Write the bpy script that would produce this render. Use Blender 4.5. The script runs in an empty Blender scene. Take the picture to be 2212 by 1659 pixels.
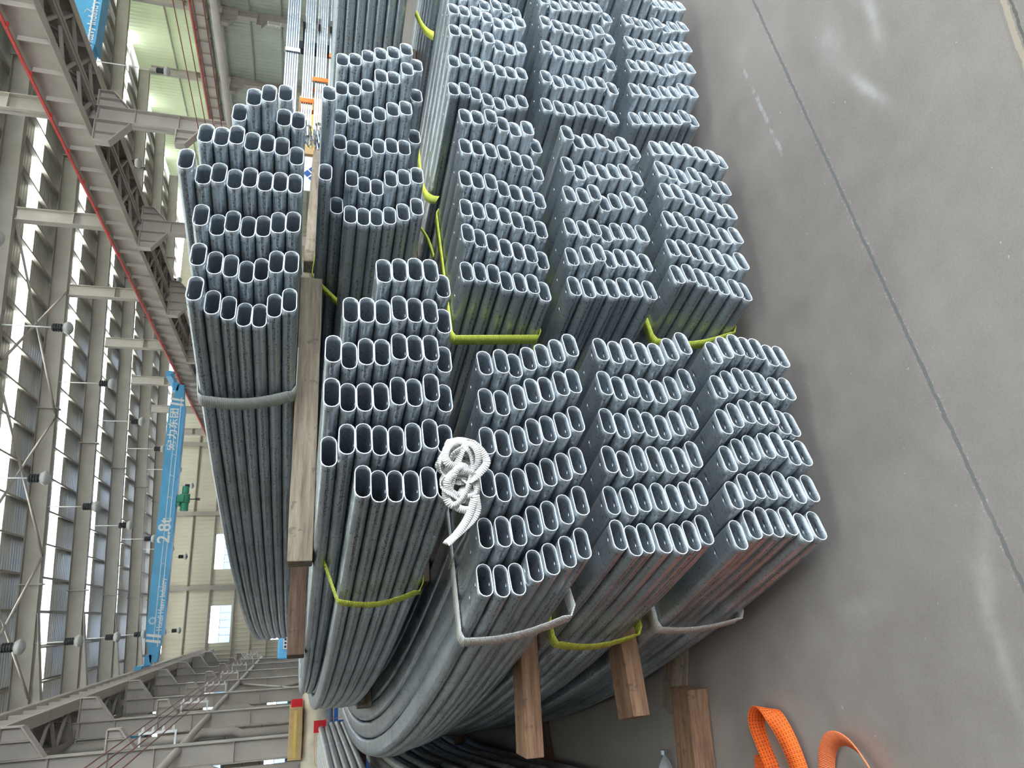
import bpy, bmesh, math, random
from mathutils import Vector, Matrix
random.seed(7)
C = bpy.context.scene.collection
SC = bpy.context.scene

# ---------------------------------------------------------------- camera
cd = bpy.data.cameras.new('camera'); cam = bpy.data.objects.new('camera', cd); C.objects.link(cam)
cd.sensor_fit = 'HORIZONTAL'; cd.sensor_width = 36.0; cd.lens = 24.95; cd.clip_end = 400; cd.clip_start = .05
cam.matrix_world = Matrix((( -0.04565653, 0.95266645, -0.30056966, 0.0),
                           ( -0.27733767, -0.30114348, -0.91235762, 0.0),
                           ( -0.95968708, 0.04170421, 0.27795946, 1.6),
                           (0, 0, 0, 1)))      # the phone was held on its side: the hall's up is the picture's left
SC.camera = cam

# ---------------------------------------------------------------- daylight and exposure
SC.view_settings.view_transform = 'Standard'; SC.view_settings.look = 'None'
SC.view_settings.gamma = 1; SC.view_settings.exposure = 0.45; SC.view_settings.use_curve_mapping = False
SC.cycles.use_denoising = True
SC.cycles.max_bounces = 8; SC.cycles.diffuse_bounces = 5; SC.cycles.glossy_bounces = 4; SC.cycles.transmission_bounces = 6
w = bpy.data.worlds.new('overcast_sky'); SC.world = w; w.use_nodes = True
bg = w.node_tree.nodes['Background']; bg.inputs[0].default_value = (0.86, 0.93, 1.0, 1); bg.inputs[1].default_value = 8.0

def area(name, loc, rot, sx, sy, energy, col):
    l = bpy.data.lights.new(name, 'AREA'); l.shape = 'RECTANGLE'; l.size = sx; l.size_y = sy; l.energy = energy; l.color = col
    o = bpy.data.objects.new(name, l); C.objects.link(o); o.location = loc; o.rotation_euler = rot
    return o
area('daylight_through_doorway', (6.8, -4.9, 2.8), (math.radians(90), 0, 0), 8.4, 5.4, 1000, (.70, .85, 1.0))

# ---------------------------------------------------------------- node helpers
def newmat(name):
    m = bpy.data.materials.new(name); m.use_nodes = True
    nt = m.node_tree; b = nt.nodes['Principled BSDF']
    return m, nt, b
def N_(nt, typ, **kw):
    n = nt.nodes.new(typ)
    for k, v in kw.items():
        if k.startswith('i_'):
            key = k[2:]; key = int(key) if key.isdigit() else key.replace('_', ' ')
            n.inputs[key].default_value = v
        else: setattr(n, k, v)
    return n
def ramp(nt, fac, stops):
    r = nt.nodes.new('ShaderNodeValToRGB'); nt.links.new(fac, r.inputs[0])
    e = r.color_ramp.elements
    while len(e) < len(stops): e.new(.5)
    for k, (p, c) in enumerate(stops): e[k].position = p; e[k].color = (*c, 1) if len(c) == 3 else c
    return r.outputs[0]
def mixc(nt, fac, a, b, mode='MIX'):
    n = nt.nodes.new('ShaderNodeMix'); n.data_type = 'RGBA'; n.blend_type = mode
    for s, v in ((n.inputs[0], fac), (n.inputs[6], a), (n.inputs[7], b)):
        if hasattr(v, 'is_output') or hasattr(v, 'links'): nt.links.new(v, s)
        else: s.default_value = v if not isinstance(v, tuple) else (*v, 1)[:4]
    return n.outputs[2]
def mth(nt, op, a, b=None, c=None):
    n = nt.nodes.new('ShaderNodeMath'); n.operation = op
    for s, v in zip(n.inputs, (a, b, c)):
        if v is None: continue
        if hasattr(v, 'links'): nt.links.new(v, s)
        else: s.default_value = v
    return n.outputs[0]
def mapped(nt, kind='Object', scale=(1, 1, 1)):
    t = nt.nodes.new('ShaderNodeTexCoord'); mp = nt.nodes.new('ShaderNodeMapping'); mp.inputs['Scale'].default_value = scale
    nt.links.new(t.outputs[kind], mp.inputs[0]); return mp.outputs[0]
def noise(nt, vec, scale, detail=3, rough=.5):
    n = N_(nt, 'ShaderNodeTexNoise'); n.inputs['Scale'].default_value = scale; n.inputs['Detail'].default_value = detail
    n.inputs['Roughness'].default_value = rough; nt.links.new(vec, n.inputs['Vector']); return n.outputs['Fac']
def bump(nt, b, h, strength=.3, dist=.01):
    n = N_(nt, 'ShaderNodeBump'); n.inputs['Strength'].default_value = strength; n.inputs['Distance'].default_value = dist
    nt.links.new(h, n.inputs['Height']); nt.links.new(n.outputs[0], b.inputs['Normal'])
def plain(name, col, rough=.6, metal=0., var=.12, scale=6):
    m, nt, b = newmat(name)
    v = mapped(nt); f = noise(nt, v, scale, 4, .6)
    dark = tuple(c*(1-var) for c in col); lite = tuple(min(1, c*(1+var)) for c in col)
    nt.links.new(ramp(nt, f, [(.3, dark), (.7, lite)]), b.inputs['Base Color'])
    b.inputs['Roughness'].default_value = rough; b.inputs['Metallic'].default_value = metal
    return m

# ---------------------------------------------------------------- materials
def galv(name, base, metal=.8, rough=.38, seam=True):
    m, nt, b = newmat(name)
    uv = nt.nodes.new('ShaderNodeUVMap'); sep = nt.nodes.new('ShaderNodeSeparateXYZ'); nt.links.new(uv.outputs[0], sep.inputs[0])
    oi = nt.nodes.new('ShaderNodeObjectInfo')
    rnd = nt.nodes.new('ShaderNodeCombineXYZ'); nt.links.new(mth(nt, 'MULTIPLY', oi.outputs['Random'], 37.0), rnd.inputs[1])
    v = mapped(nt)
    big = noise(nt, v, 5, 3, .6); fine = noise(nt, v, 120, 3, .7)
    mp = nt.nodes.new('ShaderNodeMapping'); mp.inputs['Scale'].default_value = (60, 2.5, 1); nt.links.new(uv.outputs[0], mp.inputs[0]); nt.links.new(rnd.outputs[0], mp.inputs['Location'])
    streak = noise(nt, mp.outputs[0], 1.0, 4, .7)
    f = mth(nt, 'ADD', mth(nt, 'MULTIPLY', big, .45), mth(nt, 'ADD', mth(nt, 'MULTIPLY', streak, .35), mth(nt, 'MULTIPLY', fine, .2)))
    lo = tuple(c*.52 for c in base); hi = tuple(min(1, c*1.40) for c in base)
    col = ramp(nt, f, [(.30, lo), (.66, hi)])
    col = mixc(nt, mth(nt, 'MULTIPLY', oi.outputs['Random'], .3), col, tuple(c*.7 for c in base))
    if seam:       # rough weld bead running along the rounded side
        d = mth(nt, 'ABSOLUTE', mth(nt, 'SUBTRACT', sep.outputs[0], .5))
        near = mth(nt, 'LESS_THAN', d, .020)
        mp2 = nt.nodes.new('ShaderNodeMapping'); mp2.inputs['Scale'].default_value = (40, 110, 1); nt.links.new(uv.outputs[0], mp2.inputs[0]); nt.links.new(rnd.outputs[0], mp2.inputs['Location'])
        mp3 = nt.nodes.new('ShaderNodeMapping'); mp3.inputs['Scale'].default_value = (0, 1, 1); nt.links.new(uv.outputs[0], mp3.inputs[0]); nt.links.new(rnd.outputs[0], mp3.inputs['Location'])
        sp = mth(nt, 'GREATER_THAN', noise(nt, mp2.outputs[0], 1.0, 3, .8), .50)
        long_ = mth(nt, 'GREATER_THAN', noise(nt, mp3.outputs[0], 1.3, 2), .47)
        col = mixc(nt, mth(nt, 'MULTIPLY', mth(nt, 'MULTIPLY', near, sp), mth(nt, 'MULTIPLY', long_, .65)), col, (.035, .04, .045))
        edge = mth(nt, 'LESS_THAN', mth(nt, 'ABSOLUTE', mth(nt, 'SUBTRACT', d, .030)), .006)
        col = mixc(nt, mth(nt, 'MULTIPLY', edge, .25), col, (.75, .78, .8))
    nt.links.new(col, b.inputs['Base Color'])
    nt.links.new(ramp(nt, fine, [(.3, (rough*.8,)*3), (.75, (min(1, rough*1.35),)*3)]), b.inputs['Roughness'])
    b.inputs['Metallic'].default_value = metal
    bump(nt, b, fine, .12, .002)
    return m
M = {}
M['galv'] = galv('galvanised_tube', (.43, .475, .51), .70, .31)
M['galv_round'] = galv('galvanised_round_pipe', (.50, .49, .47), .55, .40, False)
M['rim'] = plain('cut_steel_edge', (.93, .95, .96), .45, .15, .06, 200)
M['bright'] = plain('bright_zinc', (.46, .50, .54), .3, .85, .25, 30)
def steel_paint(name, col, rough=.55, var=.1):
    return plain(name, col, rough, .0, var, 1.5)
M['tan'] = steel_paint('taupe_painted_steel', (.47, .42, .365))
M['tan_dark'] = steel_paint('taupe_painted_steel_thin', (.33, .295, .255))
M['blue'] = steel_paint('sky_blue_crane_paint', (.11, .43, .72), .4)
M['white_paint'] = plain('white_lettering', (.88, .88, .86), .5)
M['red_rail'] = plain('red_conductor_rail', (.62, .05, .04), .5)
M['red_wire'] = plain('red_wire', (.25, .045, .035), .5)
M['black'] = plain('black_plastic', (.03, .03, .032), .5)
M['dark_green'] = plain('green_hoist_paint', (.03, .30, .17), .4)
M['lamp_shade'] = plain('frosted_lamp_shade', (.42, .42, .40), .35)
M['red_cloth'] = plain('red_cloth', (.72, .02, .03), .8)
M['cream'] = plain('cream_woven_sack', (.80, .72, .56), .9, 0, .15, 8)
M['carton'] = plain('brown_carton', (.62, .42, .20), .8, 0, .12, 9)
M['tape'] = plain('yellow_tape', (.80, .58, .15), .35)
M['blue_box'] = plain('deep_blue_print', (.03, .14, .50), .5)
M['paper'] = plain('white_paper', (.86, .87, .86), .7, 0, .04)
M['navy'] = plain('navy_ink', (.03, .10, .36), .6)
M['cyan'] = plain('blue_machine_paint', (.10, .38, .68), .45)
M['grey_wall'] = plain('grey_sheet', (.40, .41, .41), .6)

def wood(name, a, b_, d):
    m, nt, b = newmat(name)
    v = mapped(nt, 'Object', (1.4, 22, 22)); n1 = noise(nt, v, 2.2, 5, .65)
    v2 = mapped(nt, 'Object', (5, 60, 60)); n2 = noise(nt, v2, 2, 3, .7)
    f = mth(nt, 'ADD', mth(nt, 'MULTIPLY', n1, .65), mth(nt, 'MULTIPLY', n2, .35))
    col = ramp(nt, f, [(.30, d), (.47, a), (.68, b_)])
    v3 = mapped(nt, 'Object', (1, 1, 1)); stain = mth(nt, 'GREATER_THAN', noise(nt, v3, 14, 5, .75), .62)
    col = mixc(nt, mth(nt, 'MULTIPLY', stain, .45), col, (.05, .035, .025))
    nt.links.new(col, b.inputs['Base Color']); b.inputs['Roughness'].default_value = .85
    bump(nt, b, f, .5, .004); return m
M['wood'] = wood('weathered_timber', (.19, .10, .055), (.31, .185, .10), (.07, .04, .022))
M['wood_grey'] = wood('grey_weathered_timber', (.17, .13, .09), (.28, .225, .16), (.07, .05, .035))
M['wood_fresh'] = wood('fresh_red_timber', (.52, .27, .13), (.68, .42, .24), (.30, .13, .06))
M['wood_dark'] = wood('dark_timber', (.12, .07, .045), (.20, .125, .085), (.05, .03, .02))

def webbing(name, col, alt, lines=None):
    m, nt, b = newmat(name)
    uv = nt.nodes.new('ShaderNodeUVMap'); sep = nt.nodes.new('ShaderNodeSeparateXYZ'); nt.links.new(uv.outputs[0], sep.inputs[0])
    rib = mth(nt, 'SINE', mth(nt, 'MULTIPLY', sep.outputs[1], 2*math.pi*190))
    c = ramp(nt, mth(nt, 'MULTIPLY_ADD', rib, .5, .5), [(0, alt), (.6, col)])
    dirt = noise(nt, mapped(nt), 26, 4, .7)
    c = mixc(nt, ramp(nt, dirt, [(.52, (0, 0, 0)), (.8, (.5, .5, .5))]), c, tuple(x*.45 for x in col))
    if lines:
        u = mth(nt, 'MULTIPLY', sep.outputs[0], lines); fr = mth(nt, 'FRACT', u)
        on = mth(nt, 'LESS_THAN', mth(nt, 'ABSOLUTE', mth(nt, 'SUBTRACT', fr, .5)), .10)
        das = mth(nt, 'LESS_THAN', mth(nt, 'FRACT', mth(nt, 'MULTIPLY', sep.outputs[1], 85)), .62)
        c = mixc(nt, mth(nt, 'MULTIPLY', on, das), c, (.10, .02, .01))
    nt.links.new(c, b.inputs['Base Color']); b.inputs['Roughness'].default_value = .75
    bump(nt, b, rib, .5, .002); return m
M['white_web'] = webbing('off_white_webbing', (.78, .76, .72), (.54, .52, .50))
M['grey_web'] = webbing('grey_white_webbing', (.55, .55, .52), (.38, .38, .36))
M['yellow_web'] = webbing('lime_yellow_webbing', (.70, .76, .10), (.46, .50, .06))
M['orange_web'] = webbing('orange_webbing_stitched', (1.0, .165, .015), (.85, .11, .01), 6)
M['orange_web2'] = webbing('orange_webbing_dusty', (1.0, .26, .10), (.80, .17, .06))
M['orange_tape'] = plain('orange_tape', (.95, .16, .02), .6)

mg, nt, b = newmat('blue_tinted_glass'); b.inputs['Base Color'].default_value = (.10, .22, .50, 1); b.inputs['Transmission Weight'].default_value = 1; b.inputs['Roughness'].default_value = .2; b.inputs['IOR'].default_value = 1.02
M['glass_blue'] = mg
# concrete floor
m, nt, b = newmat('worn_concrete'); M['floor'] = m
v = mapped(nt, 'Object'); n1 = noise(nt, v, .9, 6, .6); n2 = noise(nt, v, 9, 5, .65); n3 = noise(nt, v, 140, 3, .7)
f = mth(nt, 'ADD', mth(nt, 'MULTIPLY', n1, .5), mth(nt, 'ADD', mth(nt, 'MULTIPLY', n2, .25), mth(nt, 'MULTIPLY', n3, .25)))
col = ramp(nt, f, [(.35, (.195, .166, .150)), (.5, (.260, .226, .206)), (.66, (.322, .287, .263))])
tc = nt.nodes.new('ShaderNodeTexCoord'); sp = nt.nodes.new('ShaderNodeSeparateXYZ'); nt.links.new(tc.outputs['Object'], sp.inputs[0])
X_, Y_ = sp.outputs[0], sp.outputs[1]
wob = mth(nt, 'MULTIPLY', mth(nt, 'SUBTRACT', noise(nt, v, 25, 4, .7), .5), .016)
def line(x1, y1, x2, y2, wd, lo=None, hi=None, wobble=True):
    L = math.hypot(x2-x1, y2-y1); nx, ny = -(y2-y1)/L, (x2-x1)/L; tx, ty = (x2-x1)/L, (y2-y1)/L
    d = mth(nt, 'ADD', mth(nt, 'ADD', mth(nt, 'MULTIPLY', X_, nx), mth(nt, 'MULTIPLY', Y_, ny)), -(nx*x1+ny*y1))
    if wobble: d = mth(nt, 'ADD', d, wob)
    k = mth(nt, 'LESS_THAN', mth(nt, 'ABSOLUTE', d), wd)
    if lo is not None:
        a = mth(nt, 'ADD', mth(nt, 'ADD', mth(nt, 'MULTIPLY', X_, tx), mth(nt, 'MULTIPLY', Y_, ty)), -(tx*x1+ty*y1))
        k = mth(nt, 'MULTIPLY', k, mth(nt, 'MULTIPLY', mth(nt, 'GREATER_THAN', a, lo), mth(nt, 'LESS_THAN', a, hi)))
    return k, d
# saw-cut joint filled with pale dust, worn marks, and light patches painted into the colour
k, d = line(2.204, 1.804, .716, 1.466, .0055)
flk = mth(nt, 'GREATER_THAN', noise(nt, v, 60, 3, .8), .56)
k2, _ = line(2.204, 1.804, .716, 1.466, .014)
spk = mth(nt, 'GREATER_THAN', noise(nt, v, 95, 2, .8), .60)
k1 = mth(nt, 'MULTIPLY', k, .75)
col = mixc(nt, mth(nt, 'MULTIPLY', mth(nt, 'MULTIPLY', k2, spk), .35), col, (.55, .55, .54))
col = mixc(nt, k1, col, (.12, .125, .13))
k, _ = line(2.12, 1.96, 1.46, 1.79, .008, .15, .64); soft = noise(nt, v, 18, 3, .6)
col = mixc(nt, mth(nt, 'MULTIPLY', k, ramp(nt, soft, [(.45, (0, 0, 0)), (.6, (.45, .45, .45))])), col, (.50, .50, .52))
k, _ = line(1.365, .97, 1.18, .967, .007)
col = mixc(nt, mth(nt, 'MULTIPLY', k, .8), col, (.50, .40, .30))
k, _ = line(1.365, .955, 1.18, .952, .0035); col = mixc(nt, mth(nt, 'MULTIPLY', k, .8), col, (.06, .055, .05))
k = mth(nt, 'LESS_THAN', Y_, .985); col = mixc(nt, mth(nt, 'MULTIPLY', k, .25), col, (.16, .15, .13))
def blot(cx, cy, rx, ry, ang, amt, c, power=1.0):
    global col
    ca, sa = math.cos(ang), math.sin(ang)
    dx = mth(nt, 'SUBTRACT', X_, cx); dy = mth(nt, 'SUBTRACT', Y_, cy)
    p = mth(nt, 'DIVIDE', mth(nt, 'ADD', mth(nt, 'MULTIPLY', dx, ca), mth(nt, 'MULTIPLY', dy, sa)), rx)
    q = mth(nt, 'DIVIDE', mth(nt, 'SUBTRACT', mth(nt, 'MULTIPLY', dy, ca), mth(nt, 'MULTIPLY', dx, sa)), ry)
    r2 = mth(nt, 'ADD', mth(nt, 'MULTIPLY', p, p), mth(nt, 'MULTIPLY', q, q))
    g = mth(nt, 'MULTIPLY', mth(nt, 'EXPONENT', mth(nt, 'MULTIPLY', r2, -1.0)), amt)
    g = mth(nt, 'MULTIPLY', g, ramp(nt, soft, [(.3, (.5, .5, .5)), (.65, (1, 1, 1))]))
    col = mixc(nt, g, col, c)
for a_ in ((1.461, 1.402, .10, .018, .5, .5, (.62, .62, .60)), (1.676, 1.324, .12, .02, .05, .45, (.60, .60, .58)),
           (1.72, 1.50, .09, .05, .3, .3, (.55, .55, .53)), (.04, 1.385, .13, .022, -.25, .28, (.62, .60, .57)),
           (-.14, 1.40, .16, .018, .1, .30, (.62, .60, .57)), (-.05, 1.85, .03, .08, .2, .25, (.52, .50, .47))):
    blot(*a_)  # pale smears: light reflected off the floor, painted into its colour along with dust
wsp = mth(nt, 'GREATER_THAN', noise(nt, v, 34, 2, .9), .74); col = mixc(nt, mth(nt, 'MULTIPLY', wsp, .5), col, (.60, .60, .58))
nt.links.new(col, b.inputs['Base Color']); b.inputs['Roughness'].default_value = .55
nt.links.new(ramp(nt, n2, [(.3, (.42,)*3), (.7, (.68,)*3)]), b.inputs['Roughness'])
bump(nt, b, n3, .15, .002)

def corrugated(name, col, axis, per, rough=.5, metal=.0, alpha_t=0.0, var=.12, dist=.02):
    m, nt, b = newmat(name)
    tc = nt.nodes.new('ShaderNodeTexCoord'); sp = nt.nodes.new('ShaderNodeSeparateXYZ'); nt.links.new(tc.outputs['Object'], sp.inputs[0])
    s = mth(nt, 'SINE', mth(nt, 'MULTIPLY', sp.outputs[axis], 2*math.pi/per))
    s2 = mth(nt, 'POWER', mth(nt, 'MULTIPLY_ADD', s, .5, .5), 3)
    v = tc.outputs['Object']; f = noise(nt, v, .5, 4, .6)
    c = ramp(nt, f, [(.3, tuple(x*(1-var) for x in col)), (.7, tuple(min(1, x*(1+var)) for x in col))])
    nt.links.new(c, b.inputs['Base Color']); b.inputs['Roughness'].default_value = rough; b.inputs['Metallic'].default_value = metal
    bm_ = N_(nt, 'ShaderNodeBump'); bm_.inputs['Strength'].default_value = 1; bm_.inputs['Distance'].default_value = dist
    nt.links.new(s2, bm_.inputs['Height']); nt.links.new(bm_.outputs[0], b.inputs['Normal'])
    if alpha_t:
        tr = nt.nodes.new('ShaderNodeBsdfTranslucent'); nt.links.new(c, tr.inputs[0])
        mx = nt.nodes.new('ShaderNodeMixShader'); mx.inputs[0].default_value = alpha_t
        nt.links.new(b.outputs[0], mx.inputs[1]); nt.links.new(tr.outputs[0], mx.inputs[2])
        nt.links.new(mx.outputs[0], nt.nodes['Material Output'].inputs[0])
    return m
M['roof'] = corrugated('roof_sheet', (.54, .53, .475), 1, .24, .34, .35)
M['gable'] = corrugated('cream_wall_sheet', (.60, .55, .43), 0, .30, .55, 0, 0, .06)
M['side'] = corrugated('grey_green_wall_sheet', (.46, .50, .42), 1, .30, .5, 0, .0)
M['trans'] = corrugated('fibreglass_daylight_sheet', (.60, .64, .47), 1, .30, .4, 0, .22, .08)
M['sky'] = corrugated('roof_daylight_sheet', (.97, .98, .93), 1, .12, .3, 0, .95, .02, .004)
M['left'] = corrugated('blue_grey_wall_sheet', (.32, .34, .36), 1, .30, .5)
mg, nt, b = newmat('window_glass'); b.inputs['Base Color'].default_value = (.85, .92, 1, 1); b.inputs['Transmission Weight'].default_value = 1; b.inputs['Roughness'].default_value = .25; b.inputs['IOR'].default_value = 1.02
M['glass'] = mg
mg, nt, b = newmat('clear_bottle_plastic'); b.inputs['Base Color'].default_value = (.9, .93, .95, 1); b.inputs['Transmission Weight'].default_value = .8; b.inputs['Roughness'].default_value = .12; b.inputs['IOR'].default_value = 1.3
M['bottle'] = mg

# ---------------------------------------------------------------- mesh helpers
class MB:
    """collects shapes, builds ONE mesh object"""
    def __init__(self): self.v = []; self.f = []; self.mi = []; self.uv = {}
    def box(self, c, s, rz=0.0, mi=0, M4=None):
        h = [x/2 for x in s]; n = len(self.v)
        R = Matrix.Rotation(rz, 3, 'Z')
        for dx in (-1, 1):
            for dy in (-1, 1):
                for dz in (-1, 1):
                    p = Vector((dx*h[0], dy*h[1], dz*h[2]))
                    p = R @ p + Vector(c)
                    if M4: p = M4 @ p
                    self.v.append(p)
        for f in ((0, 1, 3, 2), (4, 6, 7, 5), (0, 4, 5, 1), (2, 3, 7, 6), (0, 2, 6, 4), (1, 5, 7, 3)):
            self.f.append(tuple(n+i for i in f)); self.mi.append(mi)
        return self
    def bar(self, a, b, w, h, mi=0, up=(0, 0, 1)):
        a = Vector(a); b = Vector(b); d = (b-a).normalized(); up = Vector(up)
        if abs(d.dot(up)) > .98: up = Vector((1, 0, 0))
        s = d.cross(up).normalized(); u = s.cross(d).normalized(); n = len(self.v)
        for p in (a, b):
            for i, j in ((-1, -1), (1, -1), (1, 1), (-1, 1)): self.v.append(p+s*(i*w/2)+u*(j*h/2))
        for f in ((0, 1, 2, 3), (7, 6, 5, 4), (0, 4, 5, 1), (1, 5, 6, 2), (2, 6, 7, 3), (3, 7, 4, 0)):
            self.f.append(tuple(n+i for i in f)); self.mi.append(mi)
        return self
    def tube(self, pts, r, seg=10, mi=0, caps=True):
        pts = [Vector(p) for p in pts]; n0 = len(self.v); prev = None
        for i, p in enumerate(pts):
            d = (pts[min(i+1, len(pts)-1)]-pts[max(i-1, 0)]).normalized()
            if prev is None:
                prev = d.cross(Vector((0, 0, 1)))
                if prev.length < .05: prev = d.cross(Vector((1, 0, 0)))
            prev = (prev-d*prev.dot(d)).normalized(); q = d.cross(prev)
            rr = r[i] if isinstance(r, (list, tuple)) else r
            for k in range(seg):
                a = 2*math.pi*k/seg; self.v.append(p+prev*(rr*math.cos(a))+q*(rr*math.sin(a)))
        for i in range(len(pts)-1):
            for k in range(seg):
                a = n0+i*seg+k; b_ = n0+i*seg+(k+1) % seg
                self.f.append((a, b_, b_+seg, a+seg)); self.mi.append(mi)
        if caps:
            self.f.append(tuple(n0+k for k in reversed(range(seg)))); self.mi.append(mi)
            e = n0+(len(pts)-1)*seg; self.f.append(tuple(e+k for k in range(seg))); self.mi.append(mi)
        return self
    def poly_prism(self, pts, thick_vec, mi=0):
        n = len(self.v); k = len(pts); t = Vector(thick_vec)
        for p in pts: self.v.append(Vector(p))
        for p in pts: self.v.append(Vector(p)+t)
        self.f.append(tuple(n+i for i in range(k))); self.f.append(tuple(n+k+i for i in reversed(range(k)))); self.mi += [mi, mi]
        for i in range(k):
            j = (i+1) % k; self.f.append((n+j, n+i, n+k+i, n+k+j)); self.mi.append(mi)
        return self
    def build(self, name, mats, parent=None, origin=None, smooth=False, bevel=0, fix=True):
        me = bpy.data.meshes.new(name)
        og = Vector(origin) if origin is not None else Vector((0, 0, 0))
        me.from_pydata([tuple(p-og) for p in self.v], [], self.f)
        if not isinstance(mats, (list, tuple)): mats = [mats]
        for mm in mats: me.materials.append(mm)
        me.polygons.foreach_set('material_index', self.mi)
        if smooth: me.polygons.foreach_set('use_smooth', [True]*len(me.polygons))
        me.update()
        if fix:
            bm = bmesh.new(); bm.from_mesh(me); bmesh.ops.recalc_face_normals(bm, faces=bm.faces[:]); bm.to_mesh(me); bm.free()
        o = bpy.data.objects.new(name, me); C.objects.link(o); o.location = og
        if parent is not None:
            o.parent = parent; o.location = og-parent.location
        if bevel:
            md = o.modifiers.new('bevel', 'BEVEL'); md.width = bevel; md.segments = 2; md.limit_method = 'ANGLE'
        return o
def tag(o, label=None, cat=None, group=None, kind=None):
    if label: o['label'] = label
    if cat: o['category'] = cat
    if group: o['group'] = group
    if kind: o['kind'] = kind
    return o
def empty(name, loc, label, cat, group=None):
    o = bpy.data.objects.new(name, None); C.objects.link(o); o.location = loc; o.empty_display_size = .1
    return tag(o, label, cat, group)
def struct(o): o['kind'] = 'structure'; return o
ORD = ['first', 'second', 'third', 'fourth', 'fifth', 'sixth', 'seventh', 'eighth', 'ninth', 'tenth', 'eleventh', 'twelfth', 'thirteenth', 'fourteenth',
       'fifteenth', 'sixteenth', 'seventeenth', 'eighteenth', 'nineteenth', 'twentieth', 'twenty-first', 'twenty-second', 'twenty-third', 'twenty-fourth',
       'twenty-fifth', 'twenty-sixth', 'twenty-seventh', 'twenty-eighth', 'twenty-ninth', 'thirtieth']

# ================================================================ the hall
YF = 60.4                      # far gable
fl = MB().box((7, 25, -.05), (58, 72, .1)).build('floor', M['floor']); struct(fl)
ROOF = lambda x: 11.35+.05*x   # roof sheet height
# roof sheet, with the daylight strips left open between the sheets
strips = [-1.7+6*k for k in range(0, 11)]
cm = MB()
def slab(mb, x0, x1, y0, y1, t=.05, dz=0.0):
    pts = [(x0, y0, ROOF(x0)+dz), (x1, y0, ROOF(x1)+dz), (x1, y1, ROOF(x1)+dz), (x0, y1, ROOF(x0)+dz)]
    mb.poly_prism(pts, (0, 0, t))
slab(cm, -21.5, -3.2, -5.2, YF+.3)
y = -5.2
for s in strips:
    if s-.55 > y: slab(cm, -3.2, 35, y, s-.55)
    y = s+.55
slab(cm, -3.2, 35, y, YF+.3)
struct(cm.build('ceiling', M['roof']))
for i, s in enumerate(strips):
    mb = MB(); slab(mb, -3.2, 35, s-.55, s+.55, .012, .01)
    struct(mb.build('window_%d' % (i+1), M['sky']))
# far gable with window openings
wins = [(-12.2, 2.7), (-6.85, 2.7), (-1.5, 2.7), (3.85, 2.7), (9.2, 2.7), (14.55, 2.7), (19.9, 2.7)]
xs = sorted({-21.5, 35.0} | {a for a, w_ in wins} | {a+w_ for a, w_ in wins})
g = MB()
for a, b_ in zip(xs[:-1], xs[1:]):
    mid = (a+b_)/2; hole = any(q < mid < q+w_ for q, w_ in wins)
    top = 11.2+.05*a
    if hole:
        for z0, z1 in ((0, 1.95), (3.45, 6.35), (7.85, top)): g.box((mid, YF+.06, (z0+z1)/2), (b_-a, .12, z1-z0))
    else: g.box((mid, YF+.06, top/2), (b_-a, .12, top))
struct(g.build('wall_far', M['gable']))
wn = len(strips)
for (a, w_) in wins:
    for z0, z1, up in ((1.95, 3.45, 0), (6.35, 7.85, 1)):
        wn += 1
        mb = MB()
        mb.box((a+w_/2, YF+.05, z0), (w_+.1, .1, .06)).box((a+w_/2, YF+.05, z1), (w_+.1, .1, .06))
        for q in (a, a+w_): mb.box((q, YF+.05, (z0+z1)/2), (.06, .1, z1-z0))
        zm = z0+.80
        mb.box((a+w_/2, YF+.03, zm), (w_, .05, .05))
        for q in range(1, 5): mb.box((a+w_*q/5, YF+.03, (z0+zm)/2), (.05, .05, zm-z0))
        fr = struct(mb.build('window_%d' % wn, M['white_paint']))
        MB().box((a+w_/2, YF+.08, (zm+z1)/2), (w_, .01, z1-zm)).build('pane', M['glass'], fr); MB().box((a+w_/2, YF+.08, (z0+zm)/2), (w_, .01, zm-z0)).build('pane', M['glass_blue'], fr)
# unseen wall behind the camera, added to cut frontal light, with a wide doorway
nw = MB().box((-9.5, -5.1, 5.2), (24, .15, 10.4)).box((23, -5.1, 5.6), (24, .15, 11.2)).box((6.75, -5.1, 8.3), (8.6, .15, 5.6))
struct(nw.build('wall_near', M['gable']))
# side walls
lw = MB()
lw.box((-21.4, 25, 5.1), (.12, 72, 10.2)); struct(lw.build('wall_left', M['left']))
rw = MB(); rw.box((34.9, 25, 4.3), (.12, 72, 8.6)); struct(rw.build('wall_right', M['side']))
rt = MB().box((34.9, 25, 10.8), (.03, 72, 4.4)); struct(rt.build('window_%d' % (wn+1), M['trans']))

# girts on the far gable and the right wall, gable posts
for i, z in enumerate((1.7, 3.7, 4.9, 6.2, 8.0, 9.6)):
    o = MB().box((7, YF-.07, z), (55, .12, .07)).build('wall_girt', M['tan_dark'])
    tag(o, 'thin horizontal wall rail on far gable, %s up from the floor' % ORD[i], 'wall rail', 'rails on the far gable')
for i, x in enumerate((-9.5, -3.4, 2.5, 8.1, 13.6, 19.4, 25.2)):
    hh = ROOF(x)-.25; mb = MB().box((x, YF-.28, hh/2), (.30, .03, hh)).box((x, YF-.14, hh/2), (.03, .26, hh))
    o = mb.build('gable_post', M['tan_dark']); tag(o, 'slim brown steel post on far gable wall, %s from photo bottom' % ORD[i], 'post', 'posts on the far gable')
for i, z in enumerate((2.2, 4.0, 5.8, 7.4, 9.0, 10.6)):
    o = MB().box((34.78, 25, z), (.10, 70, .08)).build('wall_girt', M['tan_dark'])
    tag(o, 'thin wall rail on the right hand sheeted wall, %s up' % ORD[i], 'wall rail', 'rails on the right wall')

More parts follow.
